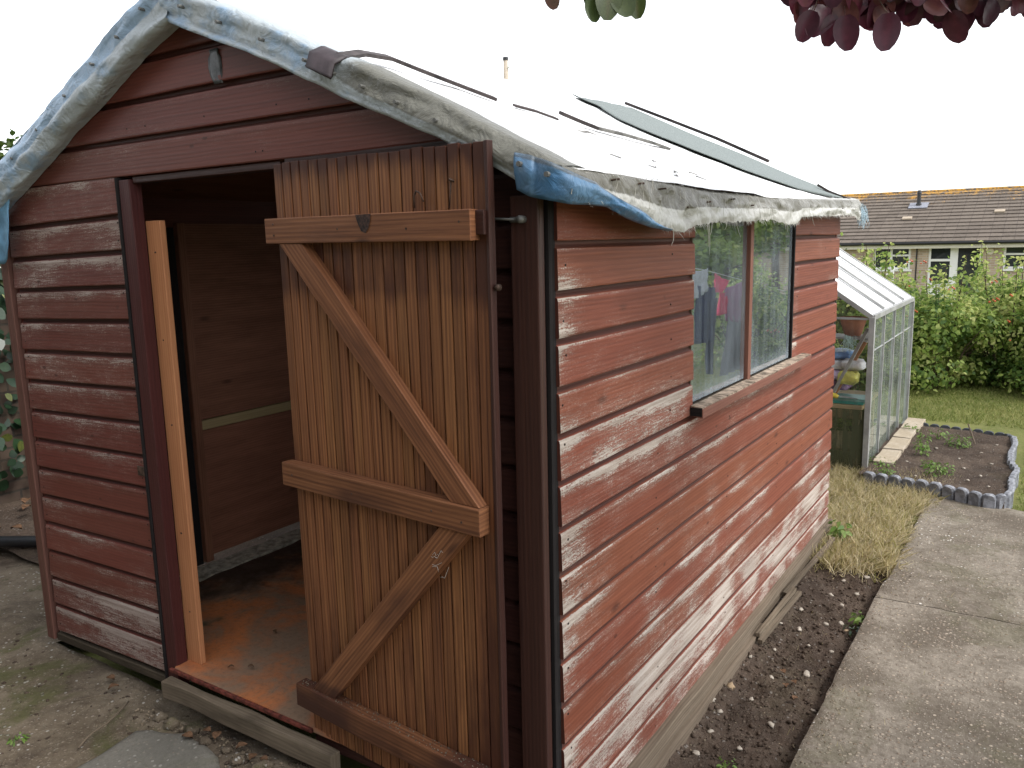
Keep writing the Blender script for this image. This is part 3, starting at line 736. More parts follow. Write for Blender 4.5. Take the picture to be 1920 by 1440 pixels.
# front fold on both slopes: cross profile swept down the slope
def foldstrip(name,tops,bots,label,mat,wfun,rfun,wr=.010,n=110,seed=0,y_in=.05):
    mb=MB()
    tops=np.array(tops);bots=np.array(bots); base0=len(mb.v); rows=[]
    m_=16
    for i in range(n+1):
        t=i/n
        ct=np.array([np.interp(t,np.linspace(0,1,len(tops)),tops[:,k]) for k in (0,1)])
        cb=np.array([np.interp(t,np.linspace(0,1,len(bots)),bots[:,k]) for k in (0,1)])
        row=[]
        for j in range(m_+1):
            s=j/m_
            if s<.2: # on the roof
                q=s/.2; x,z=ct[0],ct[1]+.004; y=y_in+(-.058-y_in)*q; z+= -.001
                z+=.004*math.sin(q*3)
            elif s<.85:
                q=(s-.2)/.65; x=ct[0]+(cb[0]-ct[0])*q; z=ct[1]+(cb[1]-ct[1])*q
                y=-.064-.007*math.sin(q*math.pi)-.006*math.sin(q*math.pi*2.2+t*5+seed)+(.014*max(0,1-abs(q-.72)/.06) if seed<5 else .006*max(0,1-abs(q-.45)/.08))
            else:
                q=(s-.85)/.15; x,z=cb[0],cb[1]+.012*math.sin(q*1.6); y=-.060+.052*q
            pv=Vector((x*5+seed,z*5,s*2.2))
            wig=wr*1.1*(.5-abs(noise.fractal(pv,1,2,3)))
            wig2=wr*1.1*(.4-abs(noise.noise(Vector((t*7+seed+s*1.5,s*5.0,2)))))
            y-= (wig+wig2) if .1<s<.95 else 0
            z+= wr*.3*noise.noise(Vector((t*18,s*2,9+seed)))
            row.append(mb.vert((x,y,z),wfun(t,s),rfun(t,s)))
        rows.append(row)
    for i in range(n):
        for j in range(m_):
            ids=[rows[i][j],rows[i+1][j],rows[i+1][j+1],rows[i][j+1]]
            mb.face(ids[::-1])
    o=mb.build(name,mat,shed,smooth=True); o['label']=label; return o
Rt=[(-1.30,2.305),(-1.111,2.215),(-.85,2.105),(-.621,1.997),(-.522,1.955),(-.39,1.892),(-.251,1.824),(-.09,1.74),(.070,1.662)]
Rb=[(-1.255,2.160),(-1.075,2.090),(-.89,2.02),(-.705,1.938),(-.574,1.875),(-.43,1.815),(-.255,1.743),(-.13,1.680),(.030,1.594)]
foldstrip('tarpaulin_fold',Rt,Rb,'crinkled tarpaulin fold along the right front roof edge',M['tarp_front'],
    lambda t,s: .28+.62*max(0,min(1,(t-.38)*6))*(1 if s<.62 else .35)-.2*(s>.5 and t<.4), lambda t,s:.58-.4*t if s>.2 else .3, seed=0)
Lt=[(-1.28,2.300),(-1.382,2.247),(-1.55,2.180),(-1.705,2.118),(-1.923,2.018),(-2.125,1.925),(-2.332,1.845),(-2.58,1.74)]
Lb=[(-1.235,2.165),(-1.40,2.110),(-1.54,2.052),(-1.68,1.985),(-1.88,1.905),(-2.08,1.81),(-2.25,1.735),(-2.52,1.615)]
foldstrip('tarpaulin_fold',Lt,Lb,'rolled grey blue tarpaulin fold along the left front roof edge',M['tarp_front'],
    lambda t,s:.22+.14*math.sin(s*9+t*4), lambda t,s:.66+.2*t-.35*(s>.55), wr=.015,seed=7,y_in=.06)
# ridge cap where both folds meet
mb=MB(); mb.tube([(RX,-.07,2.262),(RX,-.02,2.306),(RX,.03,2.300)],[.035,.02,.012],10,w=.3,r=.5); mb.build('tarpaulin_knot',M['tarp_front'],shed,smooth=True)
# brown plate on the fold
mb=MB(); P=[];U=[]
for i in range(5):
    f=i/4; a=Vector((-.640,-.050,2.010)).lerp(Vector((-.555,-.050,1.972)),f); b=Vector((-.655,-.098,1.955)).lerp(Vector((-.570,-.098,1.915)),f)
    a=a+Vector((.0,-.006,-.004)); P.append([a+Vector((0,.012,.002)),a,a.lerp(b,.4)+Vector((0,-.016,.004)),b.lerp(a,.1),b]);U.append([(f,k*.1) for k in range(5)])
mb.grid(P,U); o=mb.build('brown_plate',M['bracket'],shed,smooth=True); so=o.modifiers.new('s','SOLIDIFY'); so.thickness=.006
# clout nails on the folds
mb=MB()
for i in range(9):
    t=.08+i/9*.86
    x=np.interp(t,np.linspace(0,1,9),[q[0] for q in Rt])*.55+np.interp(t,np.linspace(0,1,9),[q[0] for q in Rb])*.45
    z=np.interp(t,np.linspace(0,1,9),[q[1] for q in Rt])*.55+np.interp(t,np.linspace(0,1,9),[q[1] for q in Rb])*.45
    mb.tube([(x,-.07,z),(x,-.090,z)],.0048,8)
for i in range(6):
    t=.1+i/6*.8
    x=np.interp(t,np.linspace(0,1,8),[q[0] for q in Lt]); z=np.interp(t,np.linspace(0,1,8),[q[1] for q in Lt])-.05
    mb.tube([(x,-.06,z),(x,-.086,z)],.0048,8)
mb.build('clout_nails',M['nail'],shed,smooth=False)['kind']='stuff'

# side drop of the tarp
up=[(-.075,1.664),(.03,1.660),(.251,1.660),(.521,1.652),(.859,1.642),(1.487,1.645),(2.3,1.663),(2.975,1.681),(3.10,1.688)]
lo=[(-.06,1.604),(.054,1.588),(.191,1.575),(.314,1.553),(.433,1.532),(.544,1.521),(.60,1.524),(.643,1.538),(.73,1.545),(.817,1.551),(1.0,1.553),(1.179,1.557),(1.427,1.565),(1.55,1.556),(1.641,1.549),(1.75,1.55),(1.80,1.558),(1.85,1.580),(2.1,1.588),(2.447,1.593),(2.7,1.600),(2.927,1.599),(3.04,1.57),(3.10,1.585)]
mb=MB(); n=300; m_=14; rows=[]
uy,uz=zip(*up); ly,lz=zip(*lo)
for i in range(n+1):
    y=-.07+3.165*i/n; zt=np.interp(y,uy,uz); zb=np.interp(y,ly,lz)+.006*noise.noise(Vector((y*40,0,0)))+.004*noise.noise(Vector((y*120,0,0)))
    row=[]
    for j in range(m_+1):
        s=j/m_
        if s<.15: x=.03+.045*s/.15; z=roofR(x)+.008; z=zt+(roofR(.03)-roofR(.075))*(1-s/.15)*.5
        else:
            q=(s-.15)/.85; z=zt+(zb-zt)*q
            x=.075+.016*math.sin(q*2.6)+.010*q
            pin=sum(math.exp(-((y-py)/.02)**2)*math.exp(-((q-pq)/.22)**2) for py,pq in ((.16,.3),(.30,.3),(.44,.35),(.60,.7),(.78,.45),(.98,.4),(1.2,.5),(1.55,.5),(2.0,.5),(2.6,.5)))
            x-=.012*pin
            x+=.010*noise.fractal(Vector((y*7,q*2.5,3)),1,2,5)+.006*noise.noise(Vector((y*24,q*1.6,8)))
        w=.10
        if s<.6: w=1.0-.25*(y>1.4)
        w+= .35*math.exp(-((y-.25)/.3)**2)-(.25 if .6<y<1.4 and s>.35 else 0)+.15*noise.noise(Vector((y*5,s*3,0)))
        if s<.13: w=.15
        row.append(mb.vert((x,y,z),max(0,min(1,w)),.3))
    rows.append(row)
for i in range(n):
    for j in range(m_): mb.face([rows[i][j],rows[i+1][j],rows[i+1][j+1],rows[i][j+1]][::-1])
mb.build('tarpaulin_side_drop',M['tarp_side'],shed,smooth=True)['label']='frayed grey tarpaulin edge hanging over the side wall'
# fringe
mb=MB()
for i in range(900):
    y=random.uniform(-.0,3.11)
    if y<.42 and random.random()<.7: continue
    zb=np.interp(y,ly,lz)+random.uniform(0,.012); x=.092+random.uniform(-.006,.012)
    L_=random.uniform(.004,.018)*(1.6 if random.random()<.12 else 1); dy=random.uniform(-.7,.7)*L_; dx=random.uniform(-.2,.5)*L_
    p0=Vector((x,y,zb)); p1=p0+Vector((dx,dy,-L_*.6)); p2=p1+Vector((dx*.3,dy*1.0,-L_*.5)); wv=Vector((0,.0006,.0004))
    a=[mb.vert(q) for q in (p0-wv,p0+wv,p1+wv*.8,p1-wv*.8,p2)]
    mb.face([a[0],a[1],a[2],a[3]]); mb.face([a[3],a[2],a[4]])
# frays on upper edge
for i in range(500):
    y=random.uniform(-.05,3.05); zb=np.interp(y,uy,uz)+random.uniform(-.006,.004); L_=random.uniform(.005,.018)
    p0=Vector((.08,y,zb)); p1=p0+Vector((random.uniform(.1,.8)*L_,random.uniform(-1,1)*L_,random.uniform(-.8,.9)*L_)); wv=Vector((0,.0005,.0005))
    a=[mb.vert(q) for q in (p0-wv,p0+wv,p1)]; mb.face(a)
mb.build('frayed_fringe',M['thread'],shed)['kind']='stuff'
for (y,L_,cur) in ((.76,.075,.02),(.775,.10,.012),(.80,.05,-.02),(1.02,.055,.06),(.93,.03,-.01),(1.60,.03,.02),(1.63,.035,.015),(.50,.045,-.01),(2.0,.045,.07)):
    mb=MB(); z=np.interp(y,ly,lz)+.006
    mb.tube([(.094,y,z),(.096,y+cur*.2,z-L_*.35),(.094,y+cur*.5+.006,z-L_*.7),(.093,y+cur,z-L_)],[.0013,.0012,.001,.0006],5,cap=False)
    mb.build('loose_thread',M['thread'],shed,smooth=True)
# stray fibres lying on the fascia
mb=MB()
for k in range(26):
    y=random.uniform(.0,1.5); z=np.interp(y,uy,uz)-random.uniform(.0,.05); pts=[]
    for q in range(5): pts.append((.103,y,z)); y+=random.uniform(-.006,.01); z-=random.uniform(.0,.016)
    mb.tube(pts,.0006,4,cap=False)
mb.build('stray_fibres',M['thread'],shed)['kind']='stuff'
# nails pushed through side drop
mb=MB()
for y,z in ((.16,1.645),(.30,1.642),(.44,1.635),(.60,1.59),(.78,1.61),(.82,1.595),(1.0,1.625),(1.2,1.61),(2.6,1.63)):
    mb.tube([(.07,y,z),(.098,y,z+.001)],.0026,6)
mb.build('clout_nails',M['rust'],shed)['kind']='stuff'
# tassel of blue-white strands at the far end
mb=MB()
for k in range(90):
    y=3.06+random.uniform(-.03,.05); z=1.66+random.uniform(-.04,.01); x=.085+random.uniform(-.01,.02); pts=[Vector((x,y,z))]
    for q in range(4): pts.append(pts[-1]+Vector((random.uniform(-.006,.010),random.uniform(-.010,.012),-random.uniform(.008,.03))))
    mb.tube(pts,.0009,4,cap=False,r=random.random())
mb.build('frayed_tassel',simple('blue_white_strand',(.45,.58,.66),.7,nz=.4,scale=80),shed)
# blue underside at the front right corner, wraps around
top=[(-.040,-.082,1.700),(.010,-.092,1.690),(.055,-.092,1.672),(.097,-.060,1.650),(.104,.03,1.632),(.106,.13,1.604),(.107,.23,1.582),(.105,.34,1.556),(.102,.43,1.535)]
bot=[(-.042,-.072,1.620),(-.004,-.080,1.603),(.045,-.078,1.592),(.088,-.06,1.583),(.092,.02,1.583),(.094,.10,1.580),(.095,.20,1.556),(.096,.33,1.535),(.098,.45,1.524)]
mb=MB(); rows=[]; n=60
for i in range(n+1):
    t=i/n; a=Vector([np.interp(t,np.linspace(0,1,len(top)),[q[k] for q in top]) for k in range(3)]); b=Vector([np.interp(t,np.linspace(0,1,len(bot)),[q[k] for q in bot]) for k in range(3)])
    row=[]
    for j in range(11):
        s=j/10; p=a.lerp(b,s); nrm=Vector((.3+t*2,-1+t*1.4,0)).normalized()
        p+=nrm*(.012*math.sin(s*math.pi)+.009*noise.fractal(Vector((t*6,s*2,4)),1,2,4)-.008*math.exp(-((t-.16)/.02)**2))
        row.append(mb.vert(p,.2+.5*(s<.15)+.3*t,.5))
    rows.append(row)
for i in range(n):
    for j in range(10): mb.face([rows[i][j],rows[i][j+1],rows[i+1][j+1],rows[i+1][j]])
o=mb.build('blue_tarpaulin_flap',M['tarp_blue'],shed,smooth=True); o['label']='blue underside of the tarpaulin nailed round the front right corner'
so=o.modifiers.new('s','SOLIDIFY'); so.thickness=.003
mb=MB()
for p in ((-.015,-.096,1.672),(.06,-.105,1.645)): mb.tube([p,(p[0],p[1]-.01,p[2])],.006,8)
mb.build('clout_nails',M['nail'],shed)['kind']='stuff'
# blue flap hanging at the left front corner
mb=MB(); rows=[]
for i in range(13):
    t=i/12; row=[]
    for j in range(13):
        s=j/12; x=-2.53+.215*t-.055*s*t+.02*s*(1-t); z=1.73-.03*(1-t)-.235*s*(.85+.2*t*(1-t)*4); y=-.062-.008*math.sin(t*5+s*2)-.008*noise.noise(Vector((t*4,s*4,0)))+.012*s
        row.append(mb.vert((x,y,z),.15,.6))
    rows.append(row)
for i in range(12):
    for j in range(12): mb.face([rows[i][j],rows[i][j+1],rows[i+1][j+1],rows[i+1][j]])
o=mb.build('blue_tarpaulin_flap',simple('pale_blue_tarp',(.16,.33,.50),.5,nz=.25,scale=12,bump=.5,bd=.01),shed,smooth=True); o['label']='light blue tarpaulin flap hanging at the left corner'
so=o.modifiers.new('s','SOLIDIFY'); so.thickness=.003

# felt sheet lying on the far part of the roof, and battens
def on_roof(x,y,h): return (x,y,roofR(x)+h+ridge_sag(y)*(1-(x-RX)/(.08-RX)*.7))
edgeN=[(-1.20,2.30),(-1.05,2.27),(-.80,2.02),(-.62,1.98),(-.43,2.0),(-.25,2.1),(-.05,2.3),(-.01,2.5),(.02,2.75)]
mb=MB(); P=[];U=[]
for i in range(41):
    x=-1.22+1.235*i/40; yn=np.interp(x,[q[0] for q in edgeN],[q[1] for q in edgeN])+.02*noise.noise(Vector((x*11,0,0)))
    P.append([Vector(on_roof(x,yn+(3.02-yn)*j/14,.010+.006*noise.noise(Vector((x*3,j*.4,0)))+(.006 if j==0 else 0))) for j in range(15)]);U.append([(x,j) for j in range(15)])
mb.grid(P,U); o=mb.build('roof_felt',M['felt'],shed,smooth=True); o['label']='grey green mineral felt over the far end of the roof'
so=o.modifiers.new('s','SOLIDIFY'); so.thickness=.004
def strip(pts,w_,h_,mat,label):
    mb=MB(); rows=[]
    for k,(x,y,h) in enumerate(pts):
        c=Vector(on_roof(x,y,h))
        d=(Vector(on_roof(*pts[min(k+1,len(pts)-1)]))-Vector(on_roof(*pts[max(0,k-1)]))).normalized()
        up_=Vector((.475,0,1)).normalized(); sd=d.cross(up_).normalized()
        rows.append([mb.vert(c+sd*w_*a+up_*h_*b,.3,.4) for a,b in ((-.5,0),(.5,0),(.5,1),(-.5,1))])
    for i in range(len(rows)-1):
        for k in range(4): mb.face([rows[i][k],rows[i+1][k],rows[i+1][(k+1)%4],rows[i][(k+1)%4]])
    mb.face(rows[0]);mb.face(rows[-1][::-1])
    o=mb.build('roof_batten',mat,shed,bevel=.001); o['label']=label
strip([(-.575,-.055,.004),(-.60,.05,.022),(-.62,.18,.028),(-.61,.30,.020),(-.58,.48,.010),(-.54,.58,.006)],.030,.010,M['batten'],'long warped dark strip on the roof near the brown plate')
strip([(-.52,.66,.006),(-.49,.74,.010),(-.48,.86,.004)],.022,.007,M['batten'],'short dark strip on the middle of the roof')
strip([(-.505,.93,.020),(-.47,1.03,.012),(-.455,1.10,.008)],.024,.012,M['batten'],'dark end of the middle roof strip')
strip([(-.455,1.10,.008),(-.43,1.28,.012),(-.40,1.48,.010),(-.395,1.62,.002)],.026,.010,M['batten2'],'grey strip lying along the middle of the roof')
strip([(-1.262,3.03,.012),(-1.0,3.035,.020),(-.7,3.04,.028),(-.4,3.04,.022)],.028,.016,M['batten'],'long straight batten on the far roof edge')
strip([(-.10,2.9,.018),(-.05,2.93,.006),(0.0,2.98,.004),(.06,3.03,.004)],.02,.012,M['batten'],'curved dark strip at the far lower corner of the roof')
# torn slits in the roof tarp : small lifted flaps
for (x,y,l,wd_) in ((-.375,.80,.13,.004),(-.10,.52,.04,.0016),(-.06,.68,.06,.0014),(-.04,.8,.05,.0018),(.0,.72,.04,.0014),(-.13,.85,.04,.0015),(-.06,1.0,.05,.0015),(.03,2.55,.12,.003),(-.02,.95,.06,.0015)):
    mb=MB(); up_=[];dn=[]
    for k in range(9):
        t=k/8; yy=y+l*t; xx=x+.01*math.sin(t*5+y*9)+t*l*.12; h=.004+wd_*math.sin(t*math.pi)*(1+.6*noise.noise(Vector((yy*60,0,0))))
        up_.append(on_roof(xx,yy,h+.002)); dn.append(on_roof(xx+wd_*1.2,yy,.004))
    mb.grid([up_,dn],[[(0,0)]*9]*2); mb.build('tarpaulin_tear',M['batten2'],shed)
# ------------------------------------------------------------------ leaves helper (numpy)
def leaf_mesh(name,pos,nrm,size,rv,mat,parent=None,origin=None,shape='quad',aspect=.6,elong=None,wv=None):
    """many leaves in one mesh. pos (n,3), nrm (n,3) facing, size (n,), rv (n,)"""
    n=len(pos); pos=np.asarray(pos,float); nrm=np.asarray(nrm,float); nrm/=np.linalg.norm(nrm,axis=1)[:,None]+1e-9
    if elong is None: elong=rs.normal(size=(n,3))
    e=np.asarray(elong,float); e=e-(e*nrm).sum(1)[:,None]*nrm; e/=np.linalg.norm(e,axis=1)[:,None]+1e-9
    s=np.cross(nrm,e); size=np.asarray(size)[:,None]
    if shape=='leaf': prof=[(0,0),(.12,.55),(.38,1),(.66,.85),(.88,.42),(1,0)]
    elif shape=='oval': prof=[(0,0),(.05,.45),(.2,.85),(.5,1.0),(.78,.86),(.94,.45),(1,0)]
    else: prof=[(0,0),(.45,1),(1,0)]
    outline=[(a,b) for a,b in prof]+[(a,-b) for a,b in prof[-2:0:-1]]
    k=len(outline); V=np.zeros((n,k,3))
    for i,(a,b) in enumerate(outline):
        V[:,i]=pos+e*size*a+s*size*b*aspect*.5+nrm*size*(.10*abs(b)-.18*a*a)
    me=bpy.data.meshes.new(name); me.vertices.add(n*k); org=np.array(origin if origin is not None else (0,0,0),float)
    me.vertices.foreach_set('co',(V.reshape(-1,3)-org).astype(np.float32).ravel())
    me.loops.add(n*k); me.loops.foreach_set('vertex_index',np.arange(n*k,dtype=np.int32))
    me.polygons.add(n); me.polygons.foreach_set('loop_start',np.arange(0,n*k,k,dtype=np.int32)); me.polygons.foreach_set('loop_total',np.full(n,k,dtype=np.int32))
    at=me.attributes.new('r','FLOAT','POINT'); at.data.foreach_set('value',np.repeat(np.asarray(rv,float),k).astype(np.float32))
    me.materials.append(mat); me.update(calc_edges=True); me.validate()
    o=bpy.data.objects.new(name,me); COL.objects.link(o)
    if parent is not None: o.parent=parent
    else: o.location=org
    return o

def spine_leaves(name,P,N,S,RV,E_,mat,parent,aspect):
    """near leaves: each a curved little grid with a raised midrib"""
    mb=MB(); org=Vector(parent['_w'])
    for p,n_,s,rv,e in zip(P,N,S,RV,E_):
        p=Vector(p); n_=Vector(n_).normalized(); e=Vector(e); e=(e-n_*e.dot(n_)).normalized(); sd=n_.cross(e); rows=[]
        bend=random.uniform(-.25,.25); fold=random.uniform(.05,.28); crv=random.uniform(-.2,.2)
        for i in range(9):
            t=i/8; wv=aspect*.5*max(0,math.sin(math.pi*(.03+.94*t)**.9))**.5; row=[]
            for j in range(-2,3):
                q=j/2; row.append(mb.vert(p+e*s*t+sd*s*(wv*q+crv*t*t*.3)+n_*s*(fold*wv*abs(q)*1.2-bend*t*t+(.012 if j==0 else 0)+.01*math.sin(t*26)*abs(q)),0,min(.9,max(0,rv+(.15 if j==0 else 0)))))
            rows.append(row)
        for i in range(8):
            for j in range(4): mb.face([rows[i][j],rows[i+1][j],rows[i+1][j+1],rows[i][j+1]])
        mb.tube([p-e*s*.18,p],.0010,4,cap=False,r=.9)
    return mb.build(name,mat,parent,smooth=True)

def blades(name,pts,h,lean,mat,rv,wid=.003,origin=(0,0,0),parent=None):
    """grass blades: pts (n,3), h (n,), lean (n,2)"""
    n=len(pts); pts=np.asarray(pts,float); h=np.asarray(h,float); a=rs.uniform(0,2*np.pi,n); w=np.stack([np.cos(a),np.sin(a),0*a],1)*wid*rs.uniform(.6,1.3,n)[:,None]
    L=np.concatenate([np.asarray(lean,float),np.zeros((n,1))],1)
    up=np.array([0,0,1.0])
    nl=np.linalg.norm(L,axis=1)[:,None]; L=L/np.maximum(1,nl/.95)
    hz=(h*(1-.35*np.minimum(nl[:,0],1.2)))[:,None]
    m=pts+up*hz*.60+L*h[:,None]*.44; t=pts+up*hz+L*h[:,None]
    V=np.stack([pts-w,pts+w,m+w*.8,t,m-w*.8],1)
    me=bpy.data.meshes.new(name); me.vertices.add(n*5); me.vertices.foreach_set('co',(V.reshape(-1,3)-np.array(origin)).astype(np.float32).ravel())
    me.loops.add(n*5); me.loops.foreach_set('vertex_index',np.arange(n*5,dtype=np.int32)); me.polygons.add(n)
    me.polygons.foreach_set('loop_start',np.arange(0,n*5,5,dtype=np.int32)); me.polygons.foreach_set('loop_total',np.full(n,5,dtype=np.int32))
    at=me.attributes.new('r','FLOAT','POINT'); at.data.foreach_set('value',np.repeat(np.asarray(rv,float),5).astype(np.float32))
    me.materials.append(mat); me.update(calc_edges=True); me.validate()
    o=bpy.data.objects.new(name,me); COL.objects.link(o); o.location=origin
    if parent: o.parent=parent; o.location=(0,0,0)
    return o

def nzv(x,y,s,seed): return np.array([noise.noise(Vector((a*s+seed,b*s,seed))) for a,b in zip(x,y)])
# ---- grass
n=70000; x=rs.uniform(-.6,3.2,n); y=2.9+(9.3-2.9)*rs.uniform(0,1,n)**.9
inbed=(x>-.25)&(x<.88)&(y>4.0)&(y<6.4); ingh=(x<0)&(y>4.2)&(y<6.15); onpath=(x>.40)&(y<4.12-.1*(x-.4))
onpath=(x>.42+.03*np.sin(y*7))&(y<4.05-.13*(x-.4))&(x<1.72)
keep=~(inbed|ingh|onpath); x,y=x[keep],y[keep]
dry=nzv(x,y,.9,3.)+ (y<4.2)*.8
g_=dry<9
xx,yy=x[g_],y[g_]; m_=len(xx)
o=blades('grass',np.stack([xx,yy,np.full(m_,-.16)],1),rs.uniform(.02,.05,m_),rs.normal(0,.5,(m_,2)),M['grass_g'],np.clip(rs.uniform(0,.7,m_)+.45*nzv(xx,yy,1.1,8.)+.12,0,1),.0032)
tag(o,'green grass blades of the back lawn','grass',kind='stuff')
n=30000; xx=rs.uniform(1.70,5.5,n); yy=rs.uniform(-1.5,4.5,n); m_=n
o=blades('grass',np.stack([xx,yy,np.full(m_,-.165)],1),rs.uniform(.02,.05,m_),rs.normal(0,.5,(m_,2)),M['grass_g'],np.clip(rs.uniform(0,.7,m_)+.45*nzv(xx,yy,1.1,8.)+.12,0,1),.0032)
tag(o,'green grass blades on the verge right of the path','grass',kind='stuff')
# dry straw tufts by the shed corner
n=42000; x=rs.uniform(-.35,.62,n); y=rs.uniform(2.35,4.35,n)
lim=.40+.06*nzv(x,y,2.2,1.)+.14*np.clip((y-3.5),0,1); near=2.62+.22*nzv(x,y,3.,5.)-.25*(x-.2)
keep=(x<lim+rs.exponential(.015,n)-.02)&(y>near-rs.exponential(.05,n)+.04)&~((x<.0)&(y<3.02)); x,y=x[keep],y[keep]; m_=len(x)
gr=rs.uniform(size=m_)+.5*nzv(x,y,2.5,9.)+(y-3.3)*.3
d_=gr<.98
o=blades('dry_grass',np.stack([x,y,np.full(m_,-.16)],1)[d_],rs.uniform(.04,.13,d_.sum()),(rs.normal(0,.55,(m_,2))+np.array([.15,-.15]))[d_],M['grass_d'],rs.uniform(0,1,d_.sum()),.0022)
tag(o,'straw coloured dry grass between shed corner and path','grass',kind='stuff')
d2=~d_
o=blades('grass',np.stack([x,y,np.full(m_,-.16)],1)[d2],rs.uniform(.03,.08,d2.sum()),rs.normal(0,.5,(d2.sum(),2)),M['grass_g'],rs.uniform(.2,1,d2.sum()),.0025)
tag(o,'greener blades mixed into the dry grass by the shed','grass',kind='stuff')

n=260; x=np.where(rs.uniform(size=n)<.6,.40+rs.exponential(.10,n),rs.uniform(.05,.4,n)); y=np.where(rs.uniform(size=n)<.6,rs.uniform(2.3,4.0,n),rs.uniform(.6,2.8,n))
o=blades('straw_bits',np.stack([x,y,np.where(x>.4,-.119,-.150)],1),rs.uniform(.012,.03,n),rs.normal(0,.8,(n,2)),M['grass_d'],rs.uniform(0,1,n),.0007); tag(o,'loose straw bits scattered over path edge and soil','straw',kind='stuff')
# ---- stones, clods, dead leaves
def rock(mb,c,r,fl=.6,seed=0,res=1):
    import bmesh
    bm=bmesh.new(); bmesh.ops.create_icosphere(bm,subdivisions=res,radius=1)
    base=len(mb.v); q=random.uniform(0,6)
    for v_ in bm.verts:
        p=v_.co.copy(); k=1+.7*noise.noise(p*1.6+Vector((seed,seed*2,0)))
        px,py=p.x*k*r,p.y*k*r*.75; mb.vert((c[0]+px*math.cos(q)-py*math.sin(q),c[1]+px*math.sin(q)+py*math.cos(q),c[2]+p.z*k*r*fl),.3,random.random())
    for f_ in bm.faces: mb.face([base+v_.index for v_ in f_.verts])
    bm.free()
ledge_dirt()
stones=[(.300,1.93,.016),(.245,1.90,.013),(.285,1.41,.018),(.265,1.005,.014),(.05,1.02,.012),(.09,.98,.012),(.13,1.52,.010),(.17,1.75,.015),(.12,1.98,.013),(.20,2.2,.014),(.27,2.1,.012),(.33,1.62,.010),(.035,1.22,.022),(.070,1.16,.02),(.02,1.13,.016),(.10,.86,.012),(.16,1.12,.011),(.22,.80,.011),(.31,2.45,.016),(.18,1.3,.011),(.24,1.62,.009),(.11,.70,.013),(.34,1.85,.01),(.28,.62,.012),(.15,.56,.014),(.07,1.40,.009),(.36,1.2,.01),(.30,2.28,.014),(.22,2.38,.011),(.09,1.75,.010)]
for i,(x,y,r_) in enumerate(stones):
    mb=MB(); rock(mb,(0,0,0),r_,.55,i*3.1,2)
    o=mb.build('stone',M['stone_tan'] if i in(12,13,14,22) else M['stone'],smooth=True); o.location=(x,y,soilz(x,y)+r_*.3)
    tag(o,('small tan flint lying in the soil beside the shed wall' if i in(12,13,14,22) else 'small pale stone lying on the dark soil strip'),'stone',group=('tan flints in the soil strip' if i in(12,13,14,22) else 'pale stones in the soil strip'))
mb=MB()
for k in range(2600):
    x=random.uniform(-.05,.40); y=random.uniform(-.3,2.7); rock(mb,(x,y,soilz(x,y)+.001),random.choice([.003,.004,.005,.007,.010]),.7,k,1)
o=mb.build('soil_clods',M['stone_dark'],smooth=True); tag(o,'crumbs of soil on the strip beside the shed','soil',kind='stuff')
mb=MB()
for k in range(420):
    x=.40+random.expovariate(18); y=random.uniform(-.3,3.6); rock(mb,(x,y,-.121),random.uniform(.0012,.0045),.5,k,1)
for k in range(500):
    x=random.uniform(-.05,.40); y=random.uniform(-.3,2.7); rock(mb,(x,y,soilz(x,y)+.002),random.uniform(.0015,.005),.6,k,1)
for k in range(900):
    x=random.uniform(-3.2,-.2); y=random.uniform(-1.6,-.02)
    if nz(x,y,2,6.)>.0: rock(mb,(x,y,frontz(x,y)+.001),random.uniform(.0015,.0045),.6,k,1)
for k in range(260):
    x=random.uniform(-1.75,-.75); y=-.075-abs(random.gauss(0,.06)); rock(mb,(x,y,frontz(x,y)+.002),random.uniform(.002,.008),.6,k,1)
o=mb.build('gravel',M['grit'],smooth=True); tag(o,'fine grit scattered on soil and old concrete','gravel',kind='stuff')
mb=MB()
for k in range(700):
    x=random.uniform(-3.2,-.3); y=random.uniform(-1.4,.0)
    if nz(x,y,1.8,15.)>-.05: rock(mb,(x,y,frontz(x,y)+.0),random.uniform(.003,.012),.5,k,1)
o=mb.build('dirt_crumbs',M['stone_dark'],smooth=True); tag(o,'dark dirt crumbs on the mossy concrete','dirt',kind='stuff')
# rubble lumps along the sill
for i,(x,y,r_) in enumerate([(-1.40,-.115,.030),(-1.30,-.13,.024),(-1.52,-.11,.034),(-1.12,-.14,.026),(-1.02,-.125,.032),(-.98,-.15,.022),(-.90,-.15,.030),(-.86,-.20,.022),(-1.60,-.10,.026),(-1.20,-.12,.018)]):
    mb=MB(); rock(mb,(0,0,0),r_,.6,i*5.7,2); o=mb.build('rubble_lump',M['front'],smooth=True); o.location=(x,y,frontz(x,y)+r_*.25)
    tag(o,'lump of mossy concrete rubble below the door threshold','rubble',group='rubble lumps along the threshold')
def dead_leaf(x,y,z,s,label,grp):
    mb=MB(); a=random.uniform(0,6); P=[]
    for i in range(6):
        t=i/5; wv=s*.4*math.sin(math.pi*min(1,t*1.05+.02)); row=[]
        for j in (-1,0,1):
            u=(t-.5)*s; v=wv*j; zz=.006+.5*s*.3*(j*j)+.2*s*math.sin(t*3)
            row.append((u*math.cos(a)-v*math.sin(a),u*math.sin(a)+v*math.cos(a),zz))
        P.append(row)
    mb.grid(P,[[(0,0)]*3]*6); o=mb.build('dead_leaf',M['dead'],smooth=True); o.location=(x,y,z); tag(o,label,'leaf',group=grp)
for (x,y) in ((-1.33,-.10),(-1.27,-.105),(-1.07,-.12),(-1.03,-.11),(-1.37,-.15),(-2.0,-.05),(-1.93,-.08),(-1.15,-.10)):
    dead_leaf(x,y,frontz(x,y)+.012,random.uniform(.03,.045),'curled brown dead leaf on the concrete by the shed sill','dead leaves by the sill')
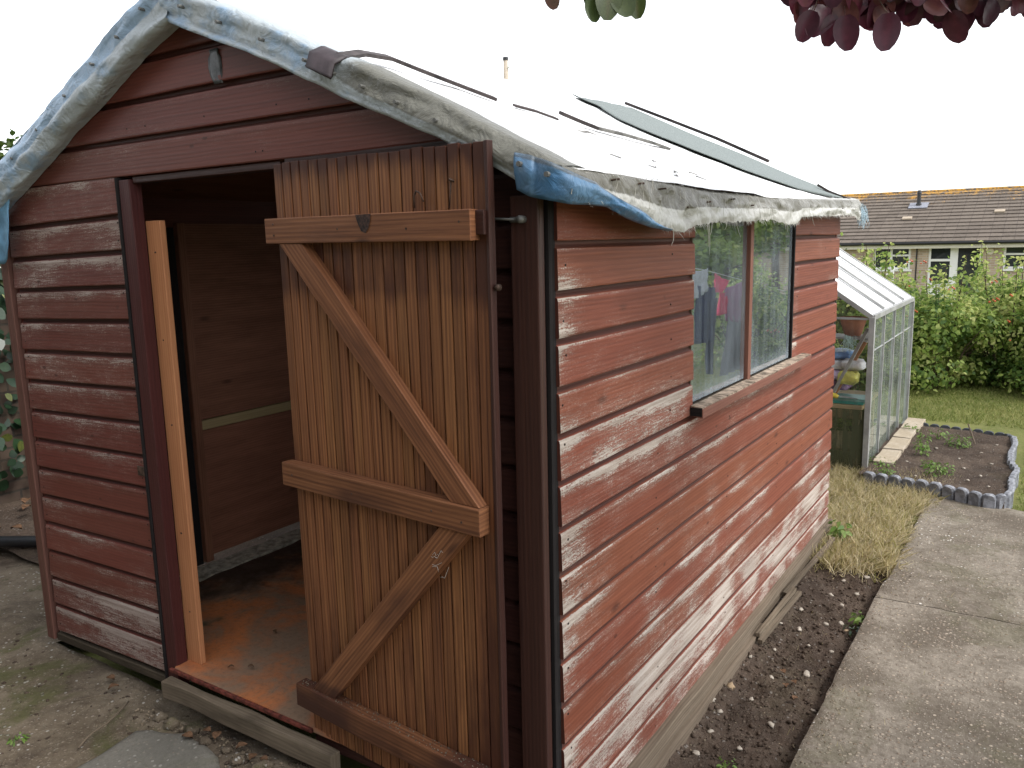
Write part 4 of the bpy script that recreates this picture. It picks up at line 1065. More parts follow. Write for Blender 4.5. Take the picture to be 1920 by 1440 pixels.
for (x,y) in ((-1.42,.08),(-1.5,.35),(-1.36,.12)):
    dead_leaf(x,y,.004,.022,'small dry leaf on the orange shed floor','dry leaves on the shed floor')
for (x,y) in ((.27,1.28),(.25,1.24),(.30,1.18),(.21,1.35)):
    dead_leaf(x,y,soilz(x,y)+.008,.03,'brown leaf scrap on the soil strip near the path edge','leaf scraps on the soil strip')
# twigs
for (a,b,rr_) in (((-1.80,-.10),(-1.66,-.36),.003),((-2.0,-.2),(-1.85,-.12),.002)):
    mb=MB(); pts=[(a[0]+(b[0]-a[0])*t+.015*math.sin(t*5),a[1]+(b[1]-a[1])*t,frontz(a[0]+(b[0]-a[0])*t,a[1]+(b[1]-a[1])*t)+.012+.02*math.sin(t*3)) for t in np.linspace(0,1,9)]
    mb.tube(pts,rr_,5); o=mb.build('twig',M['grey_timber'],smooth=True); tag(o,'thin curved dry twig on the concrete left of the doorway' if rr_>.002 else 'short thin twig near the shed front wall','twig')
# battens lying along the side wall base
for (p,q,r_,lab) in (((.050,1.52,-.118),(.066,2.02,-.105),.011,'short end of weathered batten beside the shed base'),((.042,1.95,-.108),(.076,2.78,-.105),.011,'long pale weathered batten along the shed base'),((.066,1.50,-.135),(.084,2.05,-.13),.010,'lower outer batten with a dark sawn end')):
    mb=MB(); d=Vector(q)-Vector(p); mb.box(p,d,(0.02,0,0),(0,0,.018),nseg=16,wob=.003,w=.5); o=mb.build('timber_batten',M['grey_timber'],bevel=.002); tag(o,lab,'batten')
mb=MB(); mb.box((-.02,.3,-.165),(0,1.35,0),(.075,0,0),(0,0,.05),nseg=24,wob=.008); o=mb.build('base_timber',M['grey_timber'],bevel=.004); tag(o,'half buried grey timber at the near foot of the side wall','timber')

# ------------------------------------------------------------------ weeds helper
def clump(name,x,y,z,n,h,spread,mat,label,cat='plant',group=None,leaf=.03,seed=0):
    a=rs.uniform(0,2*np.pi,n); rr=spread*np.sqrt(rs.uniform(0,1,n)); zz=h*rs.uniform(.1,1,n)
    pos=np.stack([x+rr*np.cos(a),y+rr*np.sin(a),z+zz],1)
    nr=np.stack([.6*np.cos(a)+rs.normal(0,.3,n),.6*np.sin(a)+rs.normal(0,.3,n),np.ones(n)],1)
    el=np.stack([np.cos(a),np.sin(a),rs.uniform(0,1.2,n)],1)
    r0=empty(name,(x,y,z)); 
    o=leaf_mesh('foliage',pos,nr,leaf*rs.uniform(.5,1.2,n),np.clip(rs.uniform(0,1,n),0,1),mat,parent=r0,origin=(x,y,z),shape='leaf',aspect=.45,elong=el)
    mb=MB()
    for k in range(5):
        b=rs.uniform(0,2*np.pi); mb.tube([(x,y,z),(x+spread*.4*math.cos(b),y+spread*.4*math.sin(b),z+h*.6)],.0018,4)
    mb.build('stem',mat,r0)
    tag(r0,label,cat,group=group); return r0

# ------------------------------------------------------------------ raised bed
BX0,BX1,BY0,BY1=-.03,.83,4.0,5.78
bed_pts=[(.0,4.02),(.12,3.985),(.28,3.975),(.46,3.94),(.60,3.88),(.72,3.83),(.82,3.86),(.85,4.0),(.835,4.3),(.86,4.55),(.81,4.78),(.80,5.0),(.82,5.3),(.80,5.55),(.76,5.70),(.50,5.76),(.26,5.80),(.08,5.82)]
def inpoly(x,y,P):
    c=False
    for i in range(len(P)):
        x1,y1=P[i];x2,y2=P[(i+1)%len(P)]
        if (y1>y)!=(y2>y) and x<(x2-x1)*(y-y1)/(y2-y1)+x1: c=not c
    return c
poly=bed_pts+[(-.03,5.8),(-.03,4.02)]
sheet('bed_soil',-.03,.87,3.8,5.85,.025,lambda x,y:-.075+.02*nz(x,y,4,2.)+.012*noise.noise(Vector((x*25,y*25,0)))-(.0 if inpoly(x,y,poly) else .1),M['soil'],label='dug over dark soil inside the scalloped edging',cat='soil',mask=lambda x,y:inpoly(x,y,poly))
edg=empty('bed_edging',(.8,3.9,-.15)); tag(edg,'grey scalloped plastic edging round the soil bed by the path','edging')
t=NT('grey_edging',.6,.4); v=t.obj(); n1=t.noise(v,25,5,.7)
M['edging']=t.fin(t.mix(t.rng(n1,.35,.7),(.12,.125,.14),(.28,.29,.32)),t.bump(n1,.6,.006))
M['edging_dk']=simple('dark_edging',(.05,.055,.065),.5,.4,nz=.3)
# resample outline
pts=[]; 
for i in range(len(bed_pts)-1):
    a,b=np.array(bed_pts[i]),np.array(bed_pts[i+1]); L_=np.linalg.norm(b-a)
    for q in range(max(1,int(round(L_/.01)))): pts.append(a+(b-a)*q/max(1,int(round(L_/.01))))
seg=8; i=0
while i+seg<len(pts):
    a,b=pts[i],pts[i+seg-0]; i+=seg
    d=Vector((b[0]-a[0],b[1]-a[1],0)); L_=d.length; d.normalize(); nn=Vector((d.y,-d.x,0)); far=a[1]>5.5
    mb=MB(); prof=[(0.02,0),(.0,.0),(.0,.75),(.08,.92),(.25,1.0),(.5,1.02),(.75,1.0),(.92,.92),(1,.75),(1,0)]
    h=.115 if not far else .10; P=[]
    for off_,sc_ in ((0,1.0),(.012,.96),(.014,.90)):
        pass
    A=Vector((a[0],a[1],-.155+random.uniform(-.004,.004)))
    outer=[A+d*(.002+(L_-.004)*u)+Vector((0,0,h*v_))+nn*(.010*math.sin(u*math.pi)) for u,v_ in prof[1:]]
    bev=[A+d*(.010+(L_-.020)*u)+Vector((0,0,(h-.006)*v_))+nn*(.012+.008*math.sin(u*math.pi)) for u,v_ in prof[1:]]
    inner=[p-nn*.022 for p in outer]
    I=[mb.vert(p) for p in inner];O_=[mb.vert(p) for p in outer];B_=[mb.vert(p) for p in bev]
    for k in range(len(O_)-1):
        mb.face([I[k],O_[k],O_[k+1],I[k+1]]); mb.face([O_[k],B_[k],B_[k+1],O_[k+1]])
    mb.face(B_[::-1]); mb.face(I)
    mb.build('edging_segment',M['edging_dk'] if far else M['edging'],edg)
for (x,y,nn_,h,s_) in ((.12,4.12,40,.07,.05),(.05,4.35,50,.05,.09),(.26,4.75,40,.12,.04),(.24,4.95,50,.14,.045),(.30,5.35,40,.09,.06),(.46,5.15,90,.10,.07),(.40,4.25,60,.10,.05),(.35,4.45,30,.06,.04),(.46,4.32,40,.09,.035),(.10,5.5,30,.07,.05)):
    clump('weed_plant',x,y,-.08,int(nn_*1.3),h*.9,s_*1.15,M['weed'],'low green weed clump growing in the soil bed','weed','weeds in the soil bed',leaf=.028)
for i,(x,y) in enumerate([(.60,4.2),(.66,4.35),(.55,4.5),(.7,4.7),(.45,4.05),(.3,4.15),(.62,5.0),(.5,4.75),(.2,4.5),(.72,4.1),(.33,5.0),(.7,5.3)]):
    mb=MB(); rock(mb,(0,0,0),.014,.5,i*2.2,1); o=mb.build('stone',M['stone'],smooth=True); o.location=(x,y,-.068); tag(o,'pale pebble on the soil of the edged bed','stone',group='pebbles in the edged bed')
mb=MB(); mb.tube([(.56,5.3,-.08),(.50,5.36,.06)],.006,6); o=mb.build('stick',M['grey_timber']); tag(o,'pale stick standing askew in the soil bed','stick')
for i,(y0_,y1_) in enumerate(((4.35,4.72),(4.76,5.15),(5.18,5.50),(5.53,5.95))):
    mb=MB(); mb.box((.005,y0_,-.085),(0,y1_-y0_,0),(.13+.02*math.sin(i*3),0,0),(0,0,.035),nseg=6,wob=.006); o=mb.build('paving_brick',M['slab'],bevel=.004); tag(o,'tan paving brick lying along the greenhouse base','brick',group='bricks along the greenhouse base')
# weeds near soil strip / path
clump('weed_plant',.375,1.98,-.16,26,.035,.035,M['weed'],'small green weed in the soil at the path edge','weed',leaf=.03)
clump('weed_plant',.36,1.88,-.16,16,.012,.04,M['ivy'],'flat grey green weed at the path edge beside the smaller weed','weed',leaf=.03)
clump('weed_plant',.21,.70,-.165,20,.02,.03,M['weed'],'tiny moss green seedlings low on the soil strip near the shed','weed',leaf=.018)
clump('weed_plant',.10,2.86,-.15,60,.13,.05,M['weed'],'green weed against the far corner of the shed','weed',leaf=.05)
clump('weed_plant',-1.95,-.43,frontz(-1.95,-.43),24,.02,.03,M['weed'],'tiny green weed in the concrete left of the doorway','weed',leaf=.02)

# ------------------------------------------------------------------ greenhouse
GX0,GX1,GY0,GY1=-1.9,-.03,4.26,6.06; GE=.955; GR=1.60; GM=(GX0+GX1)/2
gh=empty('greenhouse',(GM,5.15,-.15)); tag(gh,'small aluminium framed greenhouse behind the shed with cluttered staging','greenhouse')
def bar(mb,a,b,w_=.022,h_=None,up=Vector((0,0,1))):
    a=Vector(a);b=Vector(b); d=(b-a).normalized(); 
    if abs(d.dot(up))>.95: up=Vector((0,1,0))
    s=d.cross(up).normalized(); u=s.cross(d).normalized(); h_=h_ or w_
    mb.box(a-s*w_/2-u*h_/2,b-a,s*w_,u*h_)
def rz(x): return GE+(GR-GE)*(1-abs(x-GM)/(GX1-GM))
def member(name,a,b,w_=.022,h_=None,label=None):
    mb=MB(); bar(mb,a,b,w_,h_); o=mb.build(name,M['alu'],gh,bevel=.001)
    if label: o['label']=label
M['mossbar']=simple('moss_stained_bar',(.13,.125,.10),.8,.2,nz=.8,scale=14)
for y in (4.72,5.22,5.62):
    mb=MB(); bar(mb,(GX1-.05,y,rz(GX1-.05)+.024),(GX1-.45,y,rz(GX1-.45)+.024),.016,.006); mb.build('roof_moss_strip',M['mossbar'],gh)
for x,y in ((GX1,GY0),(GX1,GY1),(GX0,GY0),(GX0,GY1)): member('corner_post',(x,y,-.14),(x,y,GE),.036)
for y in (GY0,GY1):
    member('rafter',(GX1,y,GE),(GM,y,GR),.03); member('rafter',(GX0,y,GE),(GM,y,GR),.03)
    member('base_rail',(GX0,y,-.13),(GX1,y,-.13),.03); member('tie_rail',(GX0,y,GE-.012),(GX1,y,GE-.012),.014)
for x in (GX1,GX0): member('eave_rail',(x,GY0,GE),(x,GY1,GE),.034); member('base_rail',(x,GY0,-.12),(x,GY1,-.12),.03)
member('ridge_rail',(GM,GY0,GR),(GM,GY1,GR),.03)
NB_=4
for k in range(1,NB_):
    y=GY0+(GY1-GY0)*k/NB_
    for x in (GX1,GX0):
        member('glazing_bar',(x,y,-.12),(x,y,GE),.020)
        member('roof_bar',(x,y,GE+.028),(GM,y,GR+.028),.045,.012)
for k in range(1,6):
    x=GX0+(GX1-GX0)*k/6
    if k not in(3,): member('glazing_bar',(x,GY0,-.12),(x,GY0,rz(x)),.016); member('glazing_bar',(x,GY1,-.12),(x,GY1,rz(x)),.016)
for k in range(NB_):
    y=GY0+(GY1-GY0)*k/NB_+.012; y2=GY0+(GY1-GY0)*(k+1)/NB_-.012
    for x in (GX1,GX0):
        mb=MB(); mb.face([mb.vert(p) for p in ((x,y,-.1),(x,y2,-.1),(x,y2,GE-.02),(x,y,GE-.02))]); mb.build('side_pane',M['gh_glass'],gh)
        mb=MB(); n_=1 if x==GX1 else -1
        A=Vector((x-.01*n_,y,GE+.014)); B=Vector((GM,y,GR-.004)); e=Vector((0,y2-y,0)); mb.box(A,B-A,e,Vector((0,0,.006))); mb.build('roof_panel',M['poly'],gh)
    for q in (.38,): member('side_clip_rail',(GX1+.003,y,.72),(GX1+.003,y2,.72),.006)
for y in (GY0,GY1):
    mb=MB(); mb.face([mb.vert((x,y,z)) for x,z in ((GX0,.32),(GX1,.32),(GX1,GE),(GM,GR),(GX0,GE))][::-1]); mb.build('gable_pane',M['gh_glass_clear'],gh)
    mb=MB(); mb.face([mb.vert((x,y,z)) for x,z in ((GX0,-.12),(GX1,-.12),(GX1,.318),(GX0,.318))]); mb.build('gable_pane',M['gh_glass_moss'],gh)['label']='moss stained lower pane'
mb=MB(); mb.box((GX1-.16,GY0-.013,.305),(.0,0,.01),(.13,0,0),(0,.004,0)) 
# staging and clutter inside
stg=empty('potting_bench',(-.35,4.7,-.14)); tag(stg,'wooden potting bench inside the greenhouse near gable','bench')
mb=MB(); mb.box((-1.5,4.33,.30),(1.42,0,0),(0,.62,0),(0,0,.03)); mb.build('bench_top',M['pale'],stg,bevel=.003)
mb=MB(); mb.box((-1.5,4.325,.235),(1.42,0,0),(0,.02,0),(0,0,.06)); mb.build('bench_rail',M['pale'],stg,bevel=.002)
mb=MB(); mb.box((-1.5,4.33,.0),(1.40,0,0),(0,.55,0),(0,0,.02)); mb.build('lower_shelf',M['pale'],stg,bevel=.002)
for x in (-1.48,-.14):
    for y in (4.34,4.90):
        mb=MB(); mb.box((x,y,-.14),(0,0,.44),(.04,0,0),(0,.04,0)); mb.build('leg',M['pale'],stg,bevel=.002)
def bag(x,y,z,sx,sy,sz,col,label,seed):
    mb=MB(); n_,m__=22,14; P=[]
    for i in range(n_+1):
        a=2*math.pi*i/n_; row=[]
        for j in range(m__+1):
            b=-math.pi/2+math.pi*j/m__; cs=lambda t:math.copysign(abs(t)**.6,t)
            px,py,pz=cs(math.cos(a))*cs(math.cos(b)),cs(math.sin(a))*cs(math.cos(b)),cs(math.sin(b))
            k=1+.16*noise.fractal(Vector((px*2+seed,py*2,pz*2)),1,2,4)
            row.append((x+px*sx*k,y+py*sy*k,z+sz+pz*sz*k))
        P.append(row)
    mb.grid(P,[[(0,0)]*(m__+1)]*(n_+1)); o=mb.build('compost_bag',simple('bag_'+str(seed),col,.3,.5,nz=.35,scale=9,bump=1.0,bd=.03),smooth=True); tag(o,label,'bag')
bag(-.42,4.60,.395,.22,.16,.045,(.18,.09,.20),'dark purple plastic bag at the bottom of the pile in the greenhouse',1)
bag(-.40,4.58,.475,.20,.15,.040,(.62,.50,.74),'crumpled lilac plastic bag in the greenhouse pile',2)
bag(-.36,4.60,.545,.19,.14,.038,(.85,.83,.88),'crumpled white plastic bag on the lilac one',3)
bag(-.34,4.62,.615,.15,.12,.035,(.20,.40,.80),'blue plastic bag on top of the greenhouse pile',4)
bag(-.20,4.44,.46,.07,.06,.05,(.80,.72,.15),'small yellow plastic bag in front of the greenhouse pile',7)
bag(-.17,4.46,.56,.08,.06,.04,(.85,.85,.90),'small white carrier bag at the front of the greenhouse pile',8)
bag(-.62,4.62,.40,.12,.14,.20,(.05,.05,.06),'black sack at the back of the potting bench',5)
bag(-.80,5.4,.0,.25,.2,.30,(.07,.06,.05),'dark brown sack standing on the greenhouse floor',6)
for i,(z,c) in enumerate(((.332,(.03,.33,.28)),(.350,(.20,.42,.38)))):
    mb=MB(); mb.box((-.62+.02*i,4.36,z),(.54,0,0),(0,.24,0),(0,0,.014)); mb.box((-.62+.02*i,4.36,z+.014),(.54,0,0),(0,.01,0),(0,0,.01)); o=mb.build('seed_tray',simple('tray_%d'%i,c,.4,.4),bevel=.003); tag(o,('teal green','pale green')[i]+' plastic seed tray '+('at the bottom of the pair on the bench','stacked on the teal tray'),'tray') if 0 else tag(o,('teal green seed tray lying flat on the potting bench','paler green seed tray stacked on the teal one')[i],'tray')
tr=empty('trowel',(-.2,4.33,.38)); tag(tr,'garden trowel with yellow handle lying on the trays','trowel')
mb=MB(); mb.tube([(-.36,4.345,.405),(-.33,4.345,.402),(-.26,4.34,.388),(-.24,4.34,.384)],[.014,.019,.017,.012],10); mb.build('handle',simple('yellow_grip',(.62,.48,.05),.5),tr,smooth=True)
mb=MB(); P=[[(-.24+.13*i/6,4.33+(.030*math.sin(math.pi*min(1,.15+i/6*.85)))*j,.384-.008*i/6+.006*j*j) for j in (-1,0,1)] for i in range(7)]
mb.grid(P,[[(0,0)]*3]*7); mb.build('blade',M['alu'],tr,smooth=True)
pl=MB(); pl.box((-.30,4.42,.40),(.215,.0,.44),(.03,0,-.012),(0,.03,0)); o=pl.build('wooden_stake',M['pine'],bevel=.002); tag(o,'orange wooden stake with white tip leaning in the greenhouse','stake')
mb=MB(); mb.box((-.118,4.418,.777),(.040,.0,.082),(.032,0,-.013),(0,.034,0)); mb.build('stake_tip',M['white'],o)
mb=MB(); bar(mb,(-.31,4.40,.35),(-.07,4.36,.87),.02); o=mb.build('aluminium_strut',M['alu']); tag(o,'diagonal aluminium bar leaning inside the greenhouse gable','bar')
mb=MB(); P=[]
for k in range(17):
    a=2*math.pi*k/16; P.append([(-.20+r_*math.cos(a),4.52+r_*math.sin(a),z) for r_,z in ((.0,.80),(.055,.80),(.085,.90),(.088,.93),(.08,.93),(.05,.82))])
mb.grid(P,[[(0,0)]*6]*17); o=mb.build('plant_pot',simple('terracotta',(.42,.16,.09),.7),smooth=True); tag(o,'terracotta pot on the high shelf inside the greenhouse','pot')
mb=MB(); mb.box((-.9,4.40,.785),(.85,0,0),(0,.24,0),(0,0,.012)); o=mb.build('high_shelf',M['alu'],gh)
mb=MB()
for k in range(60):
    p=Vector((-.20+random.gauss(0,.02),4.38,.80+random.gauss(0,.01))); q=[p]
    for _ in range(4): q.append(q[-1]+Vector((random.uniform(-.015,.02),random.uniform(-.01,.01),-random.uniform(0,.035))))
    mb.tube(q,.0011,4,cap=False)
o=mb.build('tangled_twine',simple('pale_blue_twine',(.50,.66,.64),.8)); tag(o,'tangle of pale green twine hanging in the greenhouse','twine')
# plants inside against the far side
def bush_pts(cx,cy,cz,rx,ry,rzz,n,lob=9,flat=.0,seed=0):
    r=np.random.RandomState(seed); cs=[]
    for k in range(lob):
        d=r.normal(size=3); d/=np.linalg.norm(d); d[2]=abs(d[2])*1.0-.25
        cs.append((d*np.array([rx,ry,rzz])*r.uniform(.35,.75),r.uniform(.28,.5)))
    P=[];N=[]
    per=n//lob
    for c,s in cs:
        d=r.normal(size=(per,3)); d/=np.linalg.norm(d,axis=1)[:,None]; q=r.uniform(.45,1.08,per)**.6
        p=c+d*q[:,None]*s*np.array([rx,ry,rzz])*1.15
        P.append(p);N.append(d+np.array([0,0,.5]))
    P=np.concatenate(P)+np.array([cx,cy,cz]);N=np.concatenate(N)
    return P,N
# ------------------------------------------------------------------ rose bushes
def rose_bush(x,y,rx,ry,h,n,label,seed,leaf=.055,shoots=6,mat='rose',name='rose_bush',hips=8,grp='rose bushes behind the greenhouse and lawn',base=-.16,cat='bush'):
    r=np.random.RandomState(seed)
    b=empty(name,(x,y,base)); tag(b,label,cat,group=grp)
    cz=base+h*.5
    P,N=bush_pts(x,y,base+h*.46,rx,ry,h*.5,int(n*.72),14,seed=seed); P2,N2=bush_pts(x,y-.1,base+h*.16,rx*1.05,ry*1.1,h*.30,int(n*.28),8,seed=seed+100); P=np.concatenate([P,P2]); N=np.concatenate([N,N2])
    # arching shoots
    S=[];SN=[];stems=MB()
    for k in range(shoots):
        a=r.uniform(0,2*np.pi); rr=r.uniform(.1,.8); top=np.array([x+rx*rr*np.cos(a),y+ry*rr*np.sin(a),base+h*r.uniform(.95,1.16)]); rt=np.array([x+rx*rr*.35*np.cos(a),y+ry*rr*.35*np.sin(a),base])
        tt=np.linspace(0,1,7); pts=[tuple(rt+(top-rt)*t+np.array([0,0,.05*h*np.sin(t*3)])) for t in tt]
        stems.tube(pts,[.012*(1-t*.8) for t in tt],5,cap=False)
        m=70; t=r.uniform(.55,1,m); pp=rt+(top-rt)*t[:,None]+r.normal(0,.05,(m,3)); S.append(pp);SN.append(r.normal(0,.6,(m,3))+np.array([0,0,.8]))
    for k in range(14):
        a=r.uniform(0,2*np.pi); e=np.array([x+rx*.8*np.cos(a),y+ry*.8*np.sin(a),base+h*r.uniform(.4,.8)]); s0=np.array([x+rx*.2*np.cos(a),y+ry*.2*np.sin(a),base]); 
        stems.tube([tuple(s0),tuple((s0+e)/2+np.array([0,0,.1*h])),tuple(e)],[.012,.008,.004],5,cap=False)
    P=np.concatenate([P]+S);N=np.concatenate([N]+SN); ok=P[:,2]>base+.02; P,N=P[ok],N[ok]; m=len(P)
    cl=np.array([noise.noise(Vector(p*3.0)) for p in P])
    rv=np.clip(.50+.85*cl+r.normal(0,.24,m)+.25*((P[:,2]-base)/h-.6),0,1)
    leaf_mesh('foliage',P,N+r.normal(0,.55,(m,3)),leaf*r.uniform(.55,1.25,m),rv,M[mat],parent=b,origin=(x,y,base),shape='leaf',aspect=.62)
    stems.build('stems',M['bark'],b)
    for k in range(hips):
        a=r.uniform(-np.pi*.95,-.05); q=r.uniform(.2,.95); p=np.array([x+rx*1.0*np.cos(a)*np.cos(q*.9),y+ry*1.0*np.sin(a)*np.cos(q*.9),base+h*.5+h*.5*np.sin((q-.3)*1.6)])
        mb=MB()
        for c in range(r.randint(1,4)): rock(mb,p+np.array([.016*c*(1 if c%2 else -1),.004*c,-.012*c]),.011,.95,c,1)
        mb.build('rose_hip',M['hip'],b,smooth=True)
    return b
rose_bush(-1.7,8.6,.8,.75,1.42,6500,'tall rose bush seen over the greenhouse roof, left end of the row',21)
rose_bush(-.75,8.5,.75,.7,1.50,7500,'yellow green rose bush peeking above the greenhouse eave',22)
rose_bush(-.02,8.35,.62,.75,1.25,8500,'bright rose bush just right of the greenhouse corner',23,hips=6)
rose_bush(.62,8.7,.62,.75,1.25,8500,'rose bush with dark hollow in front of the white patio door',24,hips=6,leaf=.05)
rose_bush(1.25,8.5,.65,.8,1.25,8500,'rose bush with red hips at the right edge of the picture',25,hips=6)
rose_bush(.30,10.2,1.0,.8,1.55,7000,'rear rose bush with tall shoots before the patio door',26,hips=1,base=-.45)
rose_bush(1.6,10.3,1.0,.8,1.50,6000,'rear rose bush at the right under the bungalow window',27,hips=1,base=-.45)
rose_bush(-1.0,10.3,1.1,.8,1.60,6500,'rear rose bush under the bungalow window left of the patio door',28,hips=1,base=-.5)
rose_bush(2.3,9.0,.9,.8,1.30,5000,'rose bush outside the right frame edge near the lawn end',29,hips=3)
# plants inside greenhouse
rose_bush(-.35,5.6,.28,.35,.8,1200,'leafy green tomato plant inside the greenhouse',31,shoots=3,hips=0,name='tomato_plant',grp=None,cat='plant')

# ------------------------------------------------------------------ left: garden wall with ivy, pipe, tree beyond
t=NT('old_garden_wall',.9,.2); v=t.obj()
br=t.n('ShaderNodeTexBrick'); t.L(t.map(v,1,1,1),br.inputs[0]); mp=t.n('ShaderNodeCombineXYZ'); sp=t.n('ShaderNodeSeparateXYZ'); t.L(v,sp.inputs[0]); t.L(sp.outputs[1],mp.inputs[0]); t.L(sp.outputs[2],mp.inputs[1]); t.L(mp.outputs[0],br.inputs[0])
br.inputs['Scale'].default_value=1; br.inputs['Brick Width'].default_value=.22; br.inputs['Row Height'].default_value=.075; br.inputs['Mortar Size'].default_value=.008
br.inputs['Color1'].default_value=(.10,.07,.052,1); br.inputs['Color2'].default_value=(.07,.05,.04,1); br.inputs['Mortar'].default_value=(.05,.042,.035,1)
n1=t.noise(v,5,5,.6); M['gwall']=t.fin(t.mix(t.rng(n1,.4,.65,0,.6),br.outputs[0],(.09,.07,.05)),t.bump(br.outputs[1],.5,-.008))
mb=MB(); mb.box((-5.0,-3,-.2),(0,12,0),(.2,0,0),(0,0,1.35)); o=mb.build('garden_wall',M['gwall'],bevel=.01); tag(o,'old brown brick wall left of the shed under the ivy','wall')
n=15000; y=rs.uniform(-3,9,n); z=rs.uniform(-.02,1,n)**.7; z=-.02+z*(2.2+.25*nzv(y,y*0,1.3,4.)) ; x=-4.78+rs.uniform(-.12,.16,n)*(1-.4*(z>1.6))
keep=(nzv(y,z,2.1,2.)+ (z-.15)*1.6>-.1); P=np.stack([x,y,z],1)[keep]; m_=len(P)
iv=empty('ivy_hedge',(-4.85,3,-.15)); tag(iv,'dark green ivy hanging over the brick wall left of the shed','ivy')
leaf_mesh('foliage',P,np.stack([np.ones(m_),rs.normal(0,.4,m_),rs.normal(.3,.4,m_)],1),rs.uniform(.05,.10,m_),np.clip(rs.beta(1.6,3.5,m_)+ (rs.uniform(size=m_)<.04)*.8,0,1),M['ivy'],parent=iv,origin=(-4.85,3,-.15),shape='leaf',aspect=.85)
mb=MB()
for k in range(30):
    y=random.uniform(-1,4); pts=[(-4.78,y,-.15)]
    for q in range(7): pts.append((-4.77+random.uniform(-.02,.03),pts[-1][1]+random.uniform(-.08,.08),pts[-1][2]+random.uniform(.12,.25)))
    mb.tube(pts,[.012-.0012*q for q in range(8)],5,cap=False)
mb.build('stems',M['bark'],iv)
n=4000
mb=MB(); pp=[(-4.6,.2,-.10),(-4.2,.33,-.10),(-3.9,.45,-.10),(-3.5,.70,-.10),(-3.1,.95,-.11)]
mb.tube(pp,.032,12); o=mb.build('black_pipe',M['blackp'],smooth=True); tag(o,'black plastic drain pipe lying on the ground left of the shed','pipe')
for k in range(14):
    x=-4.3+random.uniform(-.3,.5); y=.9+random.uniform(-.4,.6)
    dead_leaf(x,y,-.10 ,random.uniform(.05,.09),'yellow brown dead leaf on the ground under the ivy wall','dead leaves under the ivy wall')
sheet('soil',-4.85,-2.5,.45,5,.08,lambda x,y:-.15+.02*nz(x,y,3),M['soil'],label='leaf littered soil between ivy wall and shed',cat='soil')
def tree(x,y,h,crown,n,label,seed,mat='tree',leaf=.10,base=-.15,trunk_r=.12,cz=None,name='garden_tree',group=None):
    b=empty(name,(x,y,base)); tag(b,label,'tree',group=group); mb=MB()
    mb.tube([(x,y,base),(x+.05,y,base+h*.3),(x-.03,y+.03,base+h*.6),(x,y,base+h*.9)],[trunk_r,trunk_r*.8,trunk_r*.5,trunk_r*.15],9)
    r=np.random.RandomState(seed)
    for k in range(12):
        a=r.uniform(0,6.28); z0=base+h*r.uniform(.35,.7); e=(x+crown[0]*.7*math.cos(a),y+crown[1]*.7*math.sin(a),z0+crown[2]*r.uniform(.1,.6)); mb.tube([(x,y,z0),((x+e[0])/2,(y+e[1])/2,(z0+e[2])/2+.1),e],[trunk_r*.35,trunk_r*.2,.01],6,cap=False)
    mb.build('trunk',M['bark'],b,smooth=True)
    P,N=bush_pts(x,y,base+h-crown[2],*crown,n,18,seed=seed); m=len(P)
    cl=np.array([noise.noise(Vector(p*1.2)) for p in P])
    leaf_mesh('crown',P,N+r.normal(0,.6,(m,3)),leaf*r.uniform(.6,1.3,m),np.clip(.5+.8*cl+r.normal(0,.2,m),0,1),M[mat],parent=b,origin=(x,y,base),shape='leaf',aspect=.6)
    return b
tree(-8.0,2.2,3.05,(1.0,1.2,.7),5000,'bright green tree behind the wall at the left edge',41,leaf=.09)

# ------------------------------------------------------------------ overhanging smoke bush (leaves near the camera, top right)
CAM=Vector((.976,-1.6443,1.5036)); CR=Vector((.83535,.54922,-.02316)); CU=Vector((-.07417,.15435,.98523)); CF=Vector((-.54469,.8213,-.16968))
sb=empty('smoke_bush',(2.35,.35,-.15)); tag(sb,'purple leaved smoke bush whose branches hang into the top right','tree')
mb=MB()
tips=[Vector((.93,.50,2.16)),Vector((.62,.36,2.14)),Vector((.15,.06,2.16)),Vector((1.15,.62,2.10)),Vector((.75,.45,2.10)),Vector((1.6,-.2,2.5)),Vector((2.1,1.0,2.6)),Vector((2.7,.3,2.7))]
root=Vector((2.35,.35,-.15)); fork=Vector((2.25,.40,1.1))
mb.tube([root,root.lerp(fork,.5)+Vector((.03,.02,0)),fork],[.06,.05,.045],9)
for tp_ in tips:
    mid=fork.lerp(tp_,.5)+Vector((0,0,.45)); mb.tube([fork,fork.lerp(mid,.5)+Vector((0,0,.1)),mid,mid.lerp(tp_,.6)+Vector((0,0,.12)),tp_],[.032,.024,.015,.008,.004],7,cap=False)
mb.build('trunk',M['bark'],sb,smooth=True)
r=np.random.RandomState(5)
P=[];N=[];S=[];RV=[];E_=[]
def add(p,n_,s,rv,e): P.append(p);N.append(n_);S.append(s);RV.append(rv);E_.append(e)
